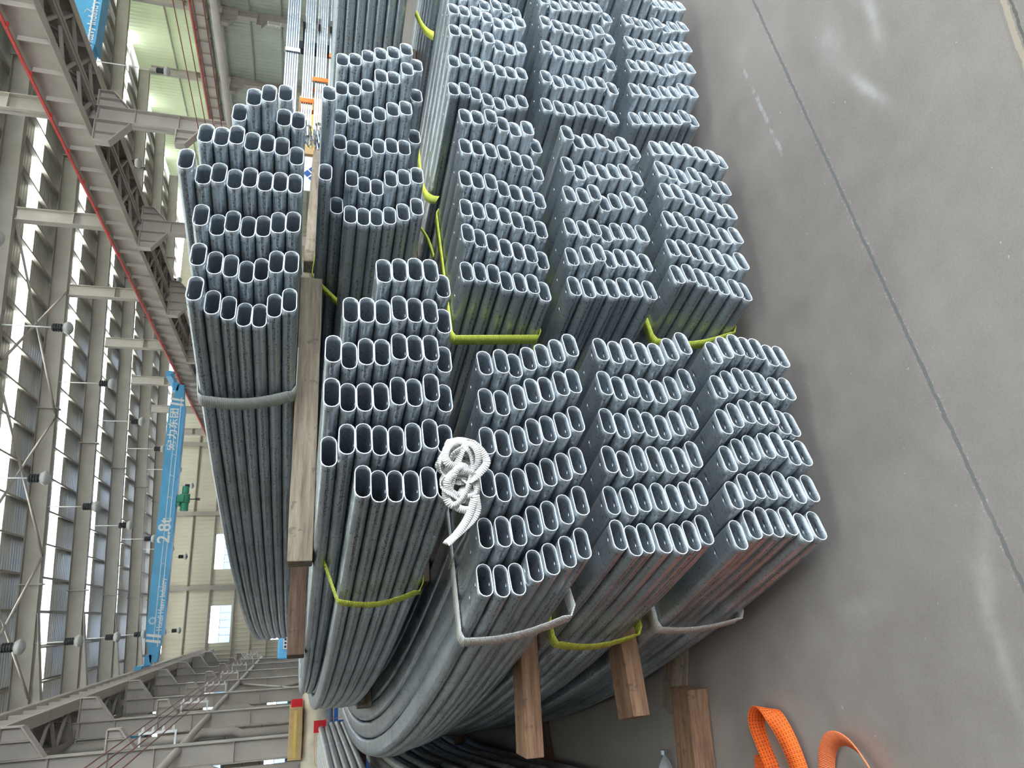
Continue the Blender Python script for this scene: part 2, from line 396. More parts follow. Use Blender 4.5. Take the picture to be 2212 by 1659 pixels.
# columns --------------------------------------------------------
ZL, ZT = 7.36, 8.10            # crane runway beam bottom / top
def corbel(mb, x, yc, side, z, reach, hgt):
    # bracket pointing towards side (+1 / -1) from the face x
    t = .02
    pts = [(x, yc, z), (x+side*reach, yc, z), (x+side*reach, yc, z-hgt*.45), (x, yc, z-hgt)]
    mb.poly_prism([(p[0], p[1]-t/2, p[2]) for p in pts], (0, t, 0))
    mb.box((x+side*reach/2, yc, z), (reach, .28, .03))
    a = Vector((x+side*reach, yc, z-hgt*.45)); b_ = Vector((x, yc, z-hgt)); mb.bar(a, b_, .28, .03, up=(side, 0, 1))
    mb.box((x+side*reach, yc, z-hgt*.22), (.02, .28, hgt*.45))
    mb.box((x+side*reach*.55, yc, z-hgt*.35), (.02, .26, hgt*.62))
def column(xin, side, Y, top, label, group, pipe=True):
    """xin = inner face, side = direction towards the hall middle"""
    D = .46; xo = xin-side*D; xm = (xin+xo)/2; yc = Y+.15
    t = empty('steel_column', (xm, yc, 0), label, 'column', group)
    mb = MB()
    mb.box((xin-side*.01, yc, top/2), (.02, .30, top)).box((xo+side*.01, yc, top/2), (.02, .30, top)).box((xm, yc, top/2), (D, .016, top))
    for z in (1.2, 2.8, 4.4, 5.3, 6.4, 7.3, 8.2, 9.4):
        if z < top: mb.box((xm, yc, z), (D-.03, .28, .016))
    mb.box((xm, yc, .015), (D+.2, .5, .03))
    mb.build('shaft', M['tan'], t)
    mb = MB(); corbel(mb, xin, yc, side, ZL-.02, .62, .85); mb.build('bracket', M['tan'], t)
    mb = MB(); corbel(mb, xin, yc, side, 5.35, .42, .55); corbel(mb, xo, yc, -side, ZL-.02, .5, .8); mb.build('bracket', M['tan'], t)
    # white insulator rack for the conductor wires
    mb = MB()
    xr = xin+side*.30
    mb.box((xr, yc-.16, 4.35), (.05, .05, .75)).box((xr-side*.13, yc-.16, 4.70), (.26, .04, .04)).box((xr-side*.13, yc-.16, 4.00), (.26, .04, .04))
    for q in range(4): mb.tube([(xr+side*.03, yc-.16, 4.05+q*.2), (xr+side*.13, yc-.16, 4.05+q*.2)], [.035, .02], 8)
    mb.build('insulator_rack', M['white_paint'], t)
    if pipe:
        xp = xo-side*.18
        mb = MB().tube([(xp, yc-.3, 0), (xp, yc-.3, 3.0), (xp+side*.12, yc-.42, 3.25), (xp+side*.12, yc-.42, 4.1), (xp, yc-.3, 4.35), (xp, yc-.3, top-.4)], .13, 12)
        mb.build('downpipe', M['tan'], t, smooth=True)
    return t
rows = [6.3+6*k for k in range(9)]
for i, Y in enumerate(rows):
    column(-2.5, 1, Y, 10.15, 'tan steel column in the left row, %s from the far gable' % ORD[len(rows)-1-i], 'left row of columns')
    column(13.0, -1, Y, ROOF(13)-.9, 'tan steel column in the middle row, %s from the far gable' % ORD[len(rows)-1-i], 'middle row of columns', False)
for i, Y in enumerate(rows[3:]):
    column(34.2, -1, Y, ROOF(34)-.9, 'tan steel column on the right wall, %s from far gable' % ORD[len(rows)-4-i], 'right wall columns', False)
# rafters ---------------------------------------------------------
for i, Y in enumerate(rows):
    yc = Y+.15; mb = MB()
    for x0, x1 in ((-21, -2.9), (-2.9, 34.3)):
        a = Vector((x0, yc, ROOF(x0)-.25)); b_ = Vector((x1, yc, ROOF(x1)-.25))
        mb.bar(a, b_, .30, .02); mb.bar(a-Vector((0, 0, .60)), b_-Vector((0, 0, .60)), .30, .02); mb.bar(a-Vector((0, 0, .30)), b_-Vector((0, 0, .30)), .012, .60)
    mb.poly_prism([(-2.5, yc-.012, ROOF(0)-.85), (.6, yc-.012, ROOF(0)-.82), (-2.5, yc-.012, ROOF(0)-1.35)], (0, .024, 0))
    mb.bar((-2.5, yc, ROOF(0)-1.35), (.6, yc, ROOF(0)-.86), .30, .02)
    for x in (1.6, 8.2, 19.5, 27):
        mb.box((x, yc, ROOF(x)-.58), (.05, .36, .78))
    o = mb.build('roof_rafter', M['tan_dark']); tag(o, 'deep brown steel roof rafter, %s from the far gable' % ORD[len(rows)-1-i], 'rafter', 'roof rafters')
# purlins
k = 0; x = -1.9
while x < 34:
    z = ROOF(x)-.14
    mb = MB().box((x, 25, z), (.012, 70, .20)).box((x+.03, 25, z+.10), (.07, 70, .012)).box((x-.03, 25, z-.10), (.07, 70, .012))
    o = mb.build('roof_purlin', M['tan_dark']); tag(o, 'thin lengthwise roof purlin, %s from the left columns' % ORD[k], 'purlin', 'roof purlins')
    x += 1.3; k += 1
# eave beam and gutter tube above the left columns
o = MB().box((-2.75, 25, 9.95), (.25, 70, .55)).build('eave_beam', M['tan_dark']); tag(o, 'long brown eave beam above the left row of columns', 'beam')
o = MB().tube([(-2.3, -9, 9.45), (-2.3, 60, 9.45)], .13, 12).build('gutter_pipe', M['tan'], smooth=True); tag(o, 'long tan pipe below the eave beam at left', 'pipe')
# crane runway beams ----------------------------------------------
def runway(xc, side, label, rail=True, zl=ZL):
    zt = zl+.74
    t = empty('crane_runway_beam', (xc, 25, zl), label, 'runway beam', 'crane runway beams')
    mb = MB()
    mb.box((xc, 25, zl+.01), (.28, 70, .02)).box((xc, 25, zt-.01), (.36, 70, .02)).box((xc, 25, (zl+zt)/2), (.012, 70, .74))
    y = -8
    while y < 60: mb.box((xc, y, (zl+zt)/2-.02), (.26, .014, .66)); y += 1.0
    mb.build('girder', M['tan'], t)
    # horizontal surge truss on the outer side
    mb = MB(); xo = xc-side*.95
    mb.box((xo, 25, zl+.05), (.10, 70, .10)); mb.box((xc-side*.5, 25, zt-.02), (1.0, 70, .015))
    y = -8; f = 1
    while y < 59:
        mb.bar((xc-side*.05, y, zl+.06), (xo, y+.75, zl+.06), .07, .07); mb.bar((xo, y+.75, zl+.06), (xc-side*.05, y+1.5, zl+.06), .07, .07)
        mb.bar((xo, y, zl+.06), (xo, y+.75, zt-.04), .06, .06); mb.bar((xo, y+.75, zt-.04), (xo, y+1.5, zl+.06), .06, .06)
        y += 1.5
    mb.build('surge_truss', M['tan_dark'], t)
    mb = MB().box((xc, 25, zt+.05), (.07, 70, .10)); mb.build('crane_rail', M['tan_dark'], t)
    if rail:
        mb = MB().box((xc+side*.24, 25, zt-.02), (.05, 70, .06)); y = -8
        while y < 60: mb.box((xc+side*.20, y, zt-.05), (.14, .04, .04)); y += 1.5
        mb.build('conductor_rail', M['red_rail'], t)
runway(-2.02, 1, 'left crane runway beam resting on the left column brackets', False)
runway(12.55, -1, 'large ribbed crane runway beam with red rail crossing upper left')
runway(14.3, 1, 'crane runway beam behind the red-railed one, in next bay', False)
runway(32.6, -1, 'crane runway beam along the far right daylight wall', True, 7.9)
# lengthwise tie tubes at column mid height
for xx, lab in ((-2.62, 'long round tie tube linking the left columns'), (13.2, 'thick round tan tie tube linking the middle columns')):
    o = MB().tube([(xx, -6, 3.95), (xx, 60, 3.95)], .085, 12).build('tie_tube', M['tan'], smooth=True); tag(o, lab, 'tube')
# conductor wires
for xx, nm in ((-2.06, 'left'), (12.56, 'right')):
    for q in range(4):
        o = MB().tube([(xx, -6, 4.05+q*.2), (xx, 60, 4.05+q*.2)], .012, 5).build('conductor_wire', M['red_wire'])
        tag(o, 'thin dark red conductor wire on the %s column brackets, %s from lowest' % (nm, ORD[q]), 'wire', '%s conductor wires' % nm)
# wind bracing
nb = 0
def brace(a, b_, lab):
    o = MB().tube([a, b_], .045, 8).build('cross_brace', M['tan'], smooth=True); tag(o, lab, 'brace', 'roof cross braces')
bl = 0
for bay, Y in (('one', 24.45),):
    for x0, x1 in ((-2.3, 2.6), (2.6, 7.9), (7.9, 13.2)):
        for s_ in (0, 1):
            ya, yb = (Y, Y+6) if s_ == 0 else (Y+6, Y)
            brace((x0, ya, ROOF(x0)-.85), (x1, yb, ROOF(x1)-.85), 'diagonal brace under the roof, %s cross from the left columns, leaning %s' % (ORD[bl % 3], 'away' if s_ == 0 else 'back'))
        bl += 1
# right column wind bracing and left wall cross
for a, b_, lab in (((13.3, 30.5, 4.0), (13.3, 36.4, 7.2), 'steep diagonal brace between middle columns, rising away'), ((13.3, 36.4, 4.0), (13.3, 30.5, 7.2), 'steep diagonal brace between middle columns, rising back'),
                   ((-2.7, 30.5, .2), (-2.7, 36.4, 3.9), 'low diagonal brace between left columns, rising away'), ((-2.7, 36.4, .2), (-2.7, 30.5, 3.9), 'low diagonal brace between left columns, rising back')):
    o = MB().tube([a, b_], .05, 8).build('cross_brace', M['tan'], smooth=True); tag(o, lab, 'brace')

# pendant lamps ---------------------------------------------------
def lamp(x, Y, z, label, grp):
    t = empty('pendant_lamp', (x, Y, z), label, 'lamp', grp)
    mb = MB().tube([(x, Y, z+.42), (x, Y, ROOF(x)-.86)], .022, 6); mb.build('rod', M['white_paint'], t, smooth=True)
    mb = MB().tube([(x, Y, z+.12), (x, Y, z+.44)], .11, 10)
    for q in range(4): mb.tube([(x, Y, z+.18+q*.07), (x, Y, z+.20+q*.07)], .14, 10)
    mb.build('housing', M['black'], t)
    prof = [(.09, .13), (.16, .10), (.22, .0), (.21, -.06), (.13, -.13), (.03, -.16)]
    mb = MB().tube([(x, Y, z+b_) for a, b_ in prof], [a for a, b_ in prof], 16); mb.build('shade', M['lamp_shade'], t, smooth=True)
for rn, x in (('left', -.42), ('centre', 4.4), ('right', 9.3)):
    ys = [18.45+6*k for k in range(7)]
    if rn == 'right': ys = ys
    for i, Y in enumerate(ys):
        lamp(x, Y, 9.1, 'round pendant factory lamp, %s lamp row, %s from the camera' % (rn, ORD[i]), 'pendant lamps, %s row' % rn)
lamp(19.6, 30.45, 9.2, 'pendant lamp seen past the red-railed runway beam', 'lamps of the right bay')
lamp(24.7, 30.45, 8.5, 'pendant lamp in front of the yellowish daylight wall', 'lamps of the right bay')
lamp(19.6, 42.45, 9.2, 'small pendant lamp further down the right bay', 'lamps of the right bay')

# bridge cranes ---------------------------------------------------
def text_mesh(body, size, name, mat, parent, loc, rz=0, extr=.004, align='CENTER', sx=1.0):
    cu = bpy.data.curves.new(name+'_t', 'FONT'); cu.body = body; cu.size = size; cu.extrude = extr; cu.align_x = align; cu.align_y = 'CENTER'; cu.offset = size*.018
    to = bpy.data.objects.new('t', cu); C.objects.link(to)
    dg = bpy.context.evaluated_depsgraph_get(); me = bpy.data.meshes.new_from_object(to.evaluated_get(dg))
    bpy.data.objects.remove(to); me.name = name; me.materials.clear(); me.materials.append(mat)
    o = bpy.data.objects.new(name, me); C.objects.link(o); o.rotation_euler = (math.radians(90), 0, rz); o.scale = (sx, 1, 1)
    o.parent = parent; o.location = Vector(loc)-parent.location
    return o
def bridge(x0, x1, Y, z0, z1, label, hoist=True):
    t = empty('bridge_crane', ((x0+x1)/2, Y, z0), label, 'crane')
    mb = MB()
    tp = 1.6
    prof = [(x0+.3, z0+.12), (x0+tp, z0), (x1-tp, z0), (x1-.3, z0+.12), (x1-.3, z1-.32), (x1-tp, z1), (x0+tp, z1), (x0+.3, z1-.32)]
    mb.poly_prism([(a, Y, b_) for a, b_ in prof], (0, .42, 0))
    mb.box(((x0+x1)/2, Y+.2, z0-.02), (x1-x0-3, .60, .05))
    mb.build('girder', M['blue'], t)
    mb = MB().box(((x0+x1)/2, Y-.02, z0+.16), (x1-x0-2, .05, .035)); 
    q = x0+1.5
    while q < x1-1: mb.tube([(q, Y-.05, z0+.38), (q+.1, Y-.1, z0+.30), (q, Y-.05, z0+.10)], .012, 5); q += 1.1
    mb.build('cable_track', M['white_paint'], t)
    mb = MB().box((x0+.05, Y+.2, z0+.74), (.30, 2.4, .28)).box((x0+.42, Y+.2, z0+.52), (.46, .40, .30))
    for d_ in (-.9, 1.3): mb.tube([(x0-.05, Y+d_, z0+.60), (x0+.10, Y+d_, z0+.60)], .165, 12)
    mb.build('end_carriage', M['blue'], t)
    mb = MB().box((x1-.02, Y+.2, z0+.74), (.30, 2.4, .28)).box((x1-.40, Y+.2, z0+.52), (.46, .40, .30))
    for d_ in (-.9, 1.3): mb.tube([(x1-.05, Y+d_, z0+.60), (x1+.10, Y+d_, z0+.60)], .165, 12)
    mb.build('end_carriage', M['blue'], t)
    if hoist:
        xh = x0+8.0
        mb = MB().tube([(xh-.5, Y+.2, z0-.42), (xh-.1, Y+.2, z0-.42)], .2, 12).tube([(xh-.08, Y+.2, z0-.42), (xh+.35, Y+.2, z0-.42)], .24, 12).tube([(xh+.4, Y+.2, z0-.42), (xh+.75, Y+.2, z0-.42)], .17, 12)
        mb.box((xh, Y+.2, z0-.14), (.5, .5, .14)).box((xh+.1, Y-.05, z0-.25), (.35, .22, .3))
        mb.build('hoist', M['dark_green'], t)
        mb = MB().tube([(xh+.1, Y+.2, z0-.6), (xh+.1, Y+.2, z0-1.0)], .03, 6).box((xh+.1, Y+.2, z0-1.05), (.12, .1, .18)); mb.build('hook_block', M['black'], t)
    return t
cr = bridge(-2.0, 12.5, 39.6, 7.78, 8.52, 'sky blue overhead crane girder marked 2.8t, seen whole across the hall')
yy = 39.6-.012
text_mesh('2.8t', .80, 'load_marking', M['white_paint'], cr, (4.5, yy, 8.12))
text_mesh('Hongli Heavy Industry', .34, 'maker_name', M['white_paint'], cr, (.95, yy, 7.93), sx=.8)
text_mesh('宏力东团', .46, 'maker_name', M['white_paint'], cr, (9.75, yy, 8.2), sx=1.25)
mb = MB()
for q in range(12):
    a = q*math.pi/6; mb.box((.2+.15*math.cos(a), yy, 8.27+.15*math.sin(a)), (.05, .012, .05))
for q in range(18):
    a = q*math.pi/9; b_ = (q+1)*math.pi/9; mb.bar((.2+.11*math.cos(a), yy, 8.27+.11*math.sin(a)), (.2+.11*math.cos(b_), yy, 8.27+.11*math.sin(b_)), .012, .05, up=(0, 1, 0))
mb.build('gear_emblem', M['white_paint'], cr)
mb = MB()
for xq in (-.85, -.6, 11.0, 11.25): mb.poly_prism([(xq, yy-.005, 7.82), (xq+.12, yy-.005, 7.82), (xq+.22, yy-.005, 8.48), (xq+.10, yy-.005, 8.48)], (0, .012, 0))
mb.box((4.6, yy-.004, 8.14), (10.8, .01, .03))
mb.build('stripe_marking', M['white_paint'], cr)
cr2 = bridge(14.4, 32.4, 19.0, 7.85, 8.55, 'blue crane girder cut off at upper left corner, behind runway beam', False)
text_mesh('Hongli Heavy Industry', .30, 'maker_name', M['white_paint'], cr2, (16.3, 18.985, 8.0), sx=.9)
mb = MB()
for q in range(12):
    a = q*math.pi/6; mb.box((14.95+.12*math.cos(a), 18.985, 8.33+.12*math.sin(a)), (.04, .012, .04))
mb.build('gear_emblem', M['white_paint'], cr2)
cr3 = bridge(-20.8, -4.0, 33, 6.6, 7.2, 'dark blue crane girder glimpsed between the left columns', False)
text_mesh('宏力', .45, 'maker_name', M['white_paint'], cr3, (-5.6, 32.985, 6.9))

# ================================================================ the stacked tubes
N = None
BUNDLES = {   # ends of every tube: o = plan position of the nearest bottom tube end, g[column][layer] = how far each end is set back (mm)
    'B3': dict(o=(0.18,1.773), z0=0.822, th=24.5, k=4.6, off=(30, 14, 6, -3, -19, -19, -7, 0),
        g=((N,N,N,N,N,N,N,N),(-160,-148,-132,-124,-108,-124,-100,N),(-112,-116,-96,-96,-84,-56,-48,N),(-60,-48,-40,-36,-20,0,4,N),(4,12,28,40,44,68,64,N),(52,72,92,104,128,132,160,N),(108,124,148,168,212,220,236,N))),
    'B2': dict(o=(0.219,1.771), z0=0.451, th=23.5, k=4.4, off=(8, -6, -13, -5, 6, -3, 14, 0),
        g=((N,N,N,N,N,N,N,N),(-160,-144,-124,-116,-120,-112,-104,N),(-100,-76,-64,-60,-64,-60,-64,N),(-44,-32,-16,-20,-24,-8,-8,N),(4,16,8,16,28,44,44,N),(48,48,52,56,76,84,104,N),(88,96,100,108,128,124,120,N))),
    'B1': dict(o=(0.242,1.747), z0=0.08, th=23.5, k=4.4, off=(-9, -10, 12, 11, 13, 2, -18, 0),
        g=((N,N,N,N,N,N,N,N),(-100,-104,-108,-112,-120,-116,-108,N),(-56,-56,-52,-64,-68,-64,-60,N),(0,-12,-28,-28,-32,-24,-16,N),(12,8,0,4,20,24,36,N),(52,60,64,72,68,64,76,N),(96,104,104,112,104,104,128,N))),
    'B4': dict(o=(0.377,1.736), z0=1.213, th=22, k=4.15, off=(0, 0, 0, 0, 0, 0, 0, 0),
        g=((N,N,N,N,N,N,N,N),(-100,-156,-156,-148,-140,N,N,N),(-60,-96,-96,-100,-80,-84,-80,N),(-12,-56,-52,-56,-28,-28,-8,-32),(32,-12,12,8,36,40,44,24),(80,56,76,92,92,84,88,148),(136,132,152,152,152,128,N,N))),
    'B5': dict(o=(0.956,1.89), z0=1.637, th=21, k=3.5, off=(0, 0, 0, 0, 0, 0, 0, 0),
        g=((N,-152,N,N,N,N,N,N),(-124,-128,-204,-184,-124,N,N,N),(-64,-92,-96,-96,-112,-100,-104,N),(-36,-36,-32,-40,-28,-44,-32,-80),(28,36,56,64,48,68,36,N),(96,100,136,152,132,124,96,N),(152,180,228,228,204,184,132,N))),
    'M3': dict(o=(1.096,1.959), z0=0.822, th=23.5, k=4.4, off=(-35, -24, -18, -6, 15, 29, 35, 0),
        g=((N,N,N,N,N,N,N,N),(-112,-172,-156,-164,-176,-156,-152,N),(-64,-96,-100,-112,-100,-96,-92,N),(-20,-32,-28,-32,-40,-28,-28,N),(28,20,12,8,12,24,20,N),(80,64,64,64,64,60,48,N),(128,108,112,120,112,120,128,N))),
    'M2': dict(o=(1.085,1.929), z0=0.451, th=23.5, k=4.4, off=(-20, 1, 4, -5, 8, -4, 16, 0),
        g=((N,N,N,N,N,N,N,N),(-128,-140,-124,-144,-128,-124,-144,N),(-76,-88,-80,-76,-76,-60,-76,N),(-36,-36,-20,-12,-44,-32,-20,N),(16,28,36,44,32,36,44,N),(64,68,72,76,60,68,96,N),(100,112,116,120,124,128,140,N))),
    'M1': dict(o=(1.115,1.906), z0=0.08, th=23.5, k=4.4, off=(-27, -27, -8, 4, 11, 25, 22, 0),
        g=((N,N,N,N,N,N,N,N),(-96,-112,-108,-108,-104,-92,-88,N),(-44,-44,-60,-68,-48,-52,-64,N),(-12,-12,-20,-20,-28,-36,-36,N),(20,28,28,20,20,16,16,N),(56,68,64,68,64,64,64,N),(112,100,108,104,96,92,100,N))),
    'M4': dict(o=(1.345,1.995), z0=1.246, th=24, k=4.4, off=(0, 0, 0, 0, 0, 0, 0, 0),
        g=((N,N,N,N,N,N,N,N),(-144,-196,-176,-164,-148,-128,-120,N),(-80,-172,-132,-132,-88,-68,-64,N),(24,-80,-68,-44,-28,-36,-12,N),(124,12,12,20,44,40,24,-144),(50,64,76,116,112,92,208,80),(104,132,152,164,168,164,N,N))),
    'R3': dict(o=(1.934,2.11), z0=0.822, th=23.5, k=4.4, off=(-35, -35, -35, -16, 18, 35, 35, 0),
        g=((N,N,N,N,N,N,N,N),(N,N,N,N,N,N,N,N),(N,N,N,N,N,N,N,N),(-92,-76,-72,-80,-80,-68,-68,N),(-36,-20,-28,-44,-36,-36,-28,N),(20,24,24,24,32,32,48,N),(80,88,104,104,104,100,108,N))),
    'R2': dict(o=(1.923,2.057), z0=0.451, th=23.5, k=4.4, off=(-35, -1, -5, 1, 4, 5, 35, 0),
        g=((N,N,N,N,N,N,N,N),(N,N,N,N,N,N,N,N),(-104,-124,-120,-112,-108,-96,-104,N),(-60,-76,-52,-56,-56,-60,-56,N),(0,-24,-4,0,8,0,0,N),(48,48,52,68,64,76,76,N),(116,116,112,116,132,128,140,N))),
    'R1': dict(o=(1.941,2.041), z0=0.08, th=23.5, k=4.4, off=(11, 12, -6, -8, -6, -2, -3, 0),
        g=((N,N,N,N,N,N,N,N),(-136,-128,-132,-132,N,N,N,N),(-88,-80,-72,-88,-72,-72,-76,N),(-44,-40,-32,-24,-32,-24,-28,N),(0,0,12,24,16,20,24,N),(52,48,60,64,76,72,76,N),(124,112,120,124,132,140,148,N))),
}

PITCH, TK, TW = .104, .043, .098
def path_pt(b, Noff, s):
    """plan position and heading on the arch a bundle follows, Noff metres inside its outer edge tube"""
    th = math.radians(b['th']); k = math.radians(b['k'])
    if abs(k) < 1e-6: x, y = -math.sin(th)*s, math.cos(th)*s
    else:
        x = -(math.cos(th-k*s)-math.cos(th))/k; y = (math.sin(th)-math.sin(th-k*s))/k
    h = th-k*s
    return Vector((b['o'][0]+x+Noff*math.cos(h), b['o'][1]+y+Noff*math.sin(h), 0)), h
def section(w_, h_, seg=6):
    """oval outline, starts at the top right of the flat, clockwise; returns (n, z, u)"""
    r = h_/2; fl_ = w_/2-r; P = []
    for i in range(seg+1):
        a = math.pi/2-math.pi*i/seg; P.append((fl_+r*math.cos(a), r*math.sin(a), .08+.30*i/seg-.0))
    for i in range(seg+1):
        a = -math.pi/2-math.pi*i/seg; P.append((-fl_+r*math.cos(a), r*math.sin(a), .42+.16*i/seg if False else .35+.30*i/seg))
    return P
SEG = 6; SO = section(TW, .0425); SI = section(TW-.0040, .0425-.0040)
NS = len(SO)
LEFTU = .5                      # the middle of the rounded side that faces the camera
def tube_mesh(b, Noff, s0, length, z, roll, holes=True, name='oval_tube', step=.35, wob=0.0):
    """one hollow oval tube in world coordinates; the first 16 cm carry a wall thickness and bolt holes"""
    st = [0, .022, .034, .104, .116, .15]
    q = .35
    while q < length: st.append(q); q += step
    st.append(length)
    V = []; F = []; MI = []; UV = []
    cr_, sr_ = math.cos(roll), math.sin(roll)
    def ring(sec, s):
        p, h = path_pt(b, Noff, s0+s); c_, s_ = math.cos(h), math.sin(h); base = len(V)
        for (n_, z_, u) in sec:
            a = n_*cr_-z_*sr_; zz = n_*sr_+z_*cr_
            V.append((p.x+a*c_, p.y+a*s_, z+zz))
        return base
    outer = [ring(SO, s) for s in st]; inner = [ring(SI, s) for s in st[:6]]
    def quad(a, b_, c_, d, m_, uv): F.append((a, b_, c_, d)); MI.append(m_); UV.append(uv)
    def hole_cell(bases, sec, i0, s_a, s_b, top, flip):
        # corner verts of the flat between rings a and b, with an octagonal bolt hole
        i1 = (i0+1) % NS
        A, B = bases
        cs = [A+i0, B+i0, B+i1, A+i1]
        r_ = .0048; sm = (s_a+s_b)/2; zc = sec[i0][1]
        p, h = path_pt(b, Noff, s0+sm); c_, s_ = math.cos(h), math.sin(h); hb = len(V)
        n0, n1 = sec[i0][0], sec[i1][0]; sgn = 1 if n0 > n1 else -1
        # order hole verts to follow cs: (a,n0) (b,n0) (b,n1) (a,n1)
        for j in range(8):
            ang = math.radians(-22.5+45*j)      # 0 deg = towards n0, 90 deg = towards n1? rotate below
            # side0 is the n0 side, side1 the b side, side2 the n1 side, side3 the a side
            dn = math.cos(math.radians(45*j-22.5))*sgn; ds = math.sin(math.radians(45*j-22.5))
            a = (dn*r_)*cr_-zc*sr_; zz = (dn*r_)*sr_+zc*cr_
            V.append((p.x+a*c_-math.sin(h)*ds*r_, p.y+a*s_+math.cos(h)*ds*r_, z+zz))
        H = [hb+j for j in range(8)]
        for sd in range(4):
            c0, c1 = cs[sd], cs[(sd+1) % 4]
            poly = (c0, c1, H[(2*sd+1) % 8], H[2*sd])
            if flip: poly = poly[::-1]
            F.append(poly); MI.append(0); UV.append([(.9, 0)]*4)
            tri = (c1, H[(2*sd+2) % 8], H[(2*sd+1) % 8])
            if flip: tri = tri[::-1]
            F.append(tri); MI.append(0); UV.append([(.9, 0)]*3)
        return H
    flats = {SEG: 'bot', 2*SEG+1: 'top'}
    hole_rings = {}
    for k in range(len(st)-1):
        for i in range(NS):
            j = (i+1) % NS; u0 = SO[i][2]; u1 = SO[j][2] if j else 1.0
            if i <= SEG-1: ua, ub = .05+.30*i/SEG, .05+.30*(i+1)/SEG
            elif i == SEG: ua, ub = .36, .349
            elif i <= 2*SEG: ua, ub = .35+.30*(i-SEG-1)/SEG, .35+.30*(i-SEG)/SEG
            else: ua, ub = .70, .98
            if holes and k in (1, 3) and i in flats:
                hole_rings[(k, i, 'o')] = hole_cell((outer[k], outer[k+1]), SO, i, st[k], st[k+1], True, False); continue
            quad(outer[k]+i, outer[k+1]+i, outer[k+1]+j, outer[k]+j, 0, [(ua, st[k]), (ua, st[k+1]), (ub, st[k+1]), (ub, st[k])])
    for k in range(5):
        for i in range(NS):
            j = (i+1) % NS
            if holes and k in (1, 3) and i in flats:
                hole_rings[(k, i, 'i')] = hole_cell((inner[k], inner[k+1]), SI, i, st[k], st[k+1], True, True); continue
            quad(inner[k]+j, inner[k+1]+j, inner[k+1]+i, inner[k]+i, 0, [(.9, 0)]*4)
    for key in list(hole_rings):
        if key[2] == 'o':
            Ho = hole_rings[key]; Hi = hole_rings[(key[0], key[1], 'i')]
            for j in range(8):
                jj = (j+1) % 8; F.append((Ho[j], Ho[jj], Hi[jj], Hi[j])); MI.append(1); UV.append([(.9, 0)]*4)
    for i in range(NS):
        j = (i+1) % NS; F.append((outer[0]+i, outer[0]+j, inner[0]+j, inner[0]+i)); MI.append(1); UV.append([(.9, 0)]*4)
    return V, F, MI, UV
def mesh_from(V, F, MI, UV, name, mats, origin):
    me = bpy.data.meshes.new(name)
    ox, oy, oz = origin
    me.from_pydata([(a-ox, b_-oy, c_-oz) for a, b_, c_ in V], [], F)
    for m_ in mats: me.materials.append(m_)
    me.polygons.foreach_set('material_index', MI)
    me.polygons.foreach_set('use_smooth', [m_ == 0 for m_ in MI])
    uvl = me.uv_layers.new(name='UVMap'); flat = []
    for u in UV:
        for a, b_ in u: flat += [a, b_]
    uvl.data.foreach_set('uv', flat); me.update()
    return me
TIER = {'B1': 'near floor bundle with white strap', 'B2': 'near second-tier bundle with yellow strap', 'B3': 'near third-tier bundle under webbing coil',
        'B4': 'near fourth-tier bundle with yellow sling', 'B5': 'topmost bundle against the crane hall',
        'M1': 'middle floor bundle with yellow strap', 'M2': 'middle second-tier bundle', 'M3': 'middle third-tier bundle with yellow strap', 'M4': 'middle fourth-tier bundle'}
LAY = ['lowest', 'second', 'third', 'fourth', 'fifth', 'sixth', 'seventh', 'eighth']
tubes = []
for n_ in ('R1', 'R2', 'R3'):       # columns that run out of the picture at the top
    b = BUNDLES[n_]; g_ = [list(r) for r in b['g']]
    for c_ in range(1, 7):
        for l in range(7):
            if g_[c_][l] is None: g_[c_][l] = int(-150+50*(c_-1)+random.uniform(-15, 15))
    b['g'] = g_
for n_, oo, z0 in (('S1', (2.79, 2.18), .08), ('S2', (2.77, 2.20), .451), ('S3', (2.78, 2.25), .822)):
    BUNDLES[n_] = dict(o=oo, z0=z0, th=23.5, k=4.4, off=(0,)*8, g=[[N]*8]+[[int(-150+50*c_+random.uniform(-20, 20)) for l in range(7)]+[N] for c_ in range(6)])
BUNDLES['R4'] = dict(o=(2.66, 2.30), z0=1.246, th=24, k=4.4, off=(0,)*8, g=[[N]*8]+[[int(-150+50*c_+random.uniform(-20, 20)) for l in range(7)]+[N] for c_ in range(6)])
cx_, cy_ = 0.0, 0.0
for n_, b in BUNDLES.items():
    for c_ in range(7):
        for l in range(8):
            s = b['g'][c_][l]
            if s is None: continue
            s /= 1000.; nf = PITCH*(6-c_)+b['off'][l]/1000.; z = b['z0']+(l+.5)*TK
            p, h = path_pt(b, nf, s)
            depth = .30*p.x+.912*p.y+.278*(1.6-z)
            tubes.append((depth, n_, c_, l, s, nf, z))
tubes.sort()
for idx, (dep, n_, c_, l, s, nf, z) in enumerate(tubes):
    b = BUNDLES[n_]; roll = random.uniform(-.018, .018)
    L = 9.3 if n_[0] == 'B' else 7.5
    V, F, MI, UV = tube_mesh(b, nf, s, L, z, roll)
    if idx < 300:
        p, h = path_pt(b, nf, s)
        me = mesh_from(V, F, MI, UV, 'oval_tube', [M['galv'], M['rim']], (p.x, p.y, z))
        o = bpy.data.objects.new('oval_tube', me); C.objects.link(o); o.location = (p.x, p.y, z)
        col = ORD[6-c_]
        tag(o, 'galvanised tube, %s layer up, %s column from photo bottom, %s' % (LAY[l], col, TIER[n_]), 'tube', 'oval tubes of the %s' % TIER[n_])
        rest = None
    else:
        if idx == 300: RV, RF, RM, RU = [], [], [], []
        k0 = len(RV); RV += V; RF += [tuple(i+k0 for i in f) for f in F]; RM += MI; RU += UV
me = mesh_from(RV, RF, RM, RU, 'oval_tubes', [M['galv'], M['rim']], (0, 0, 0))
o = bpy.data.objects.new('oval_tubes', me); C.objects.link(o)
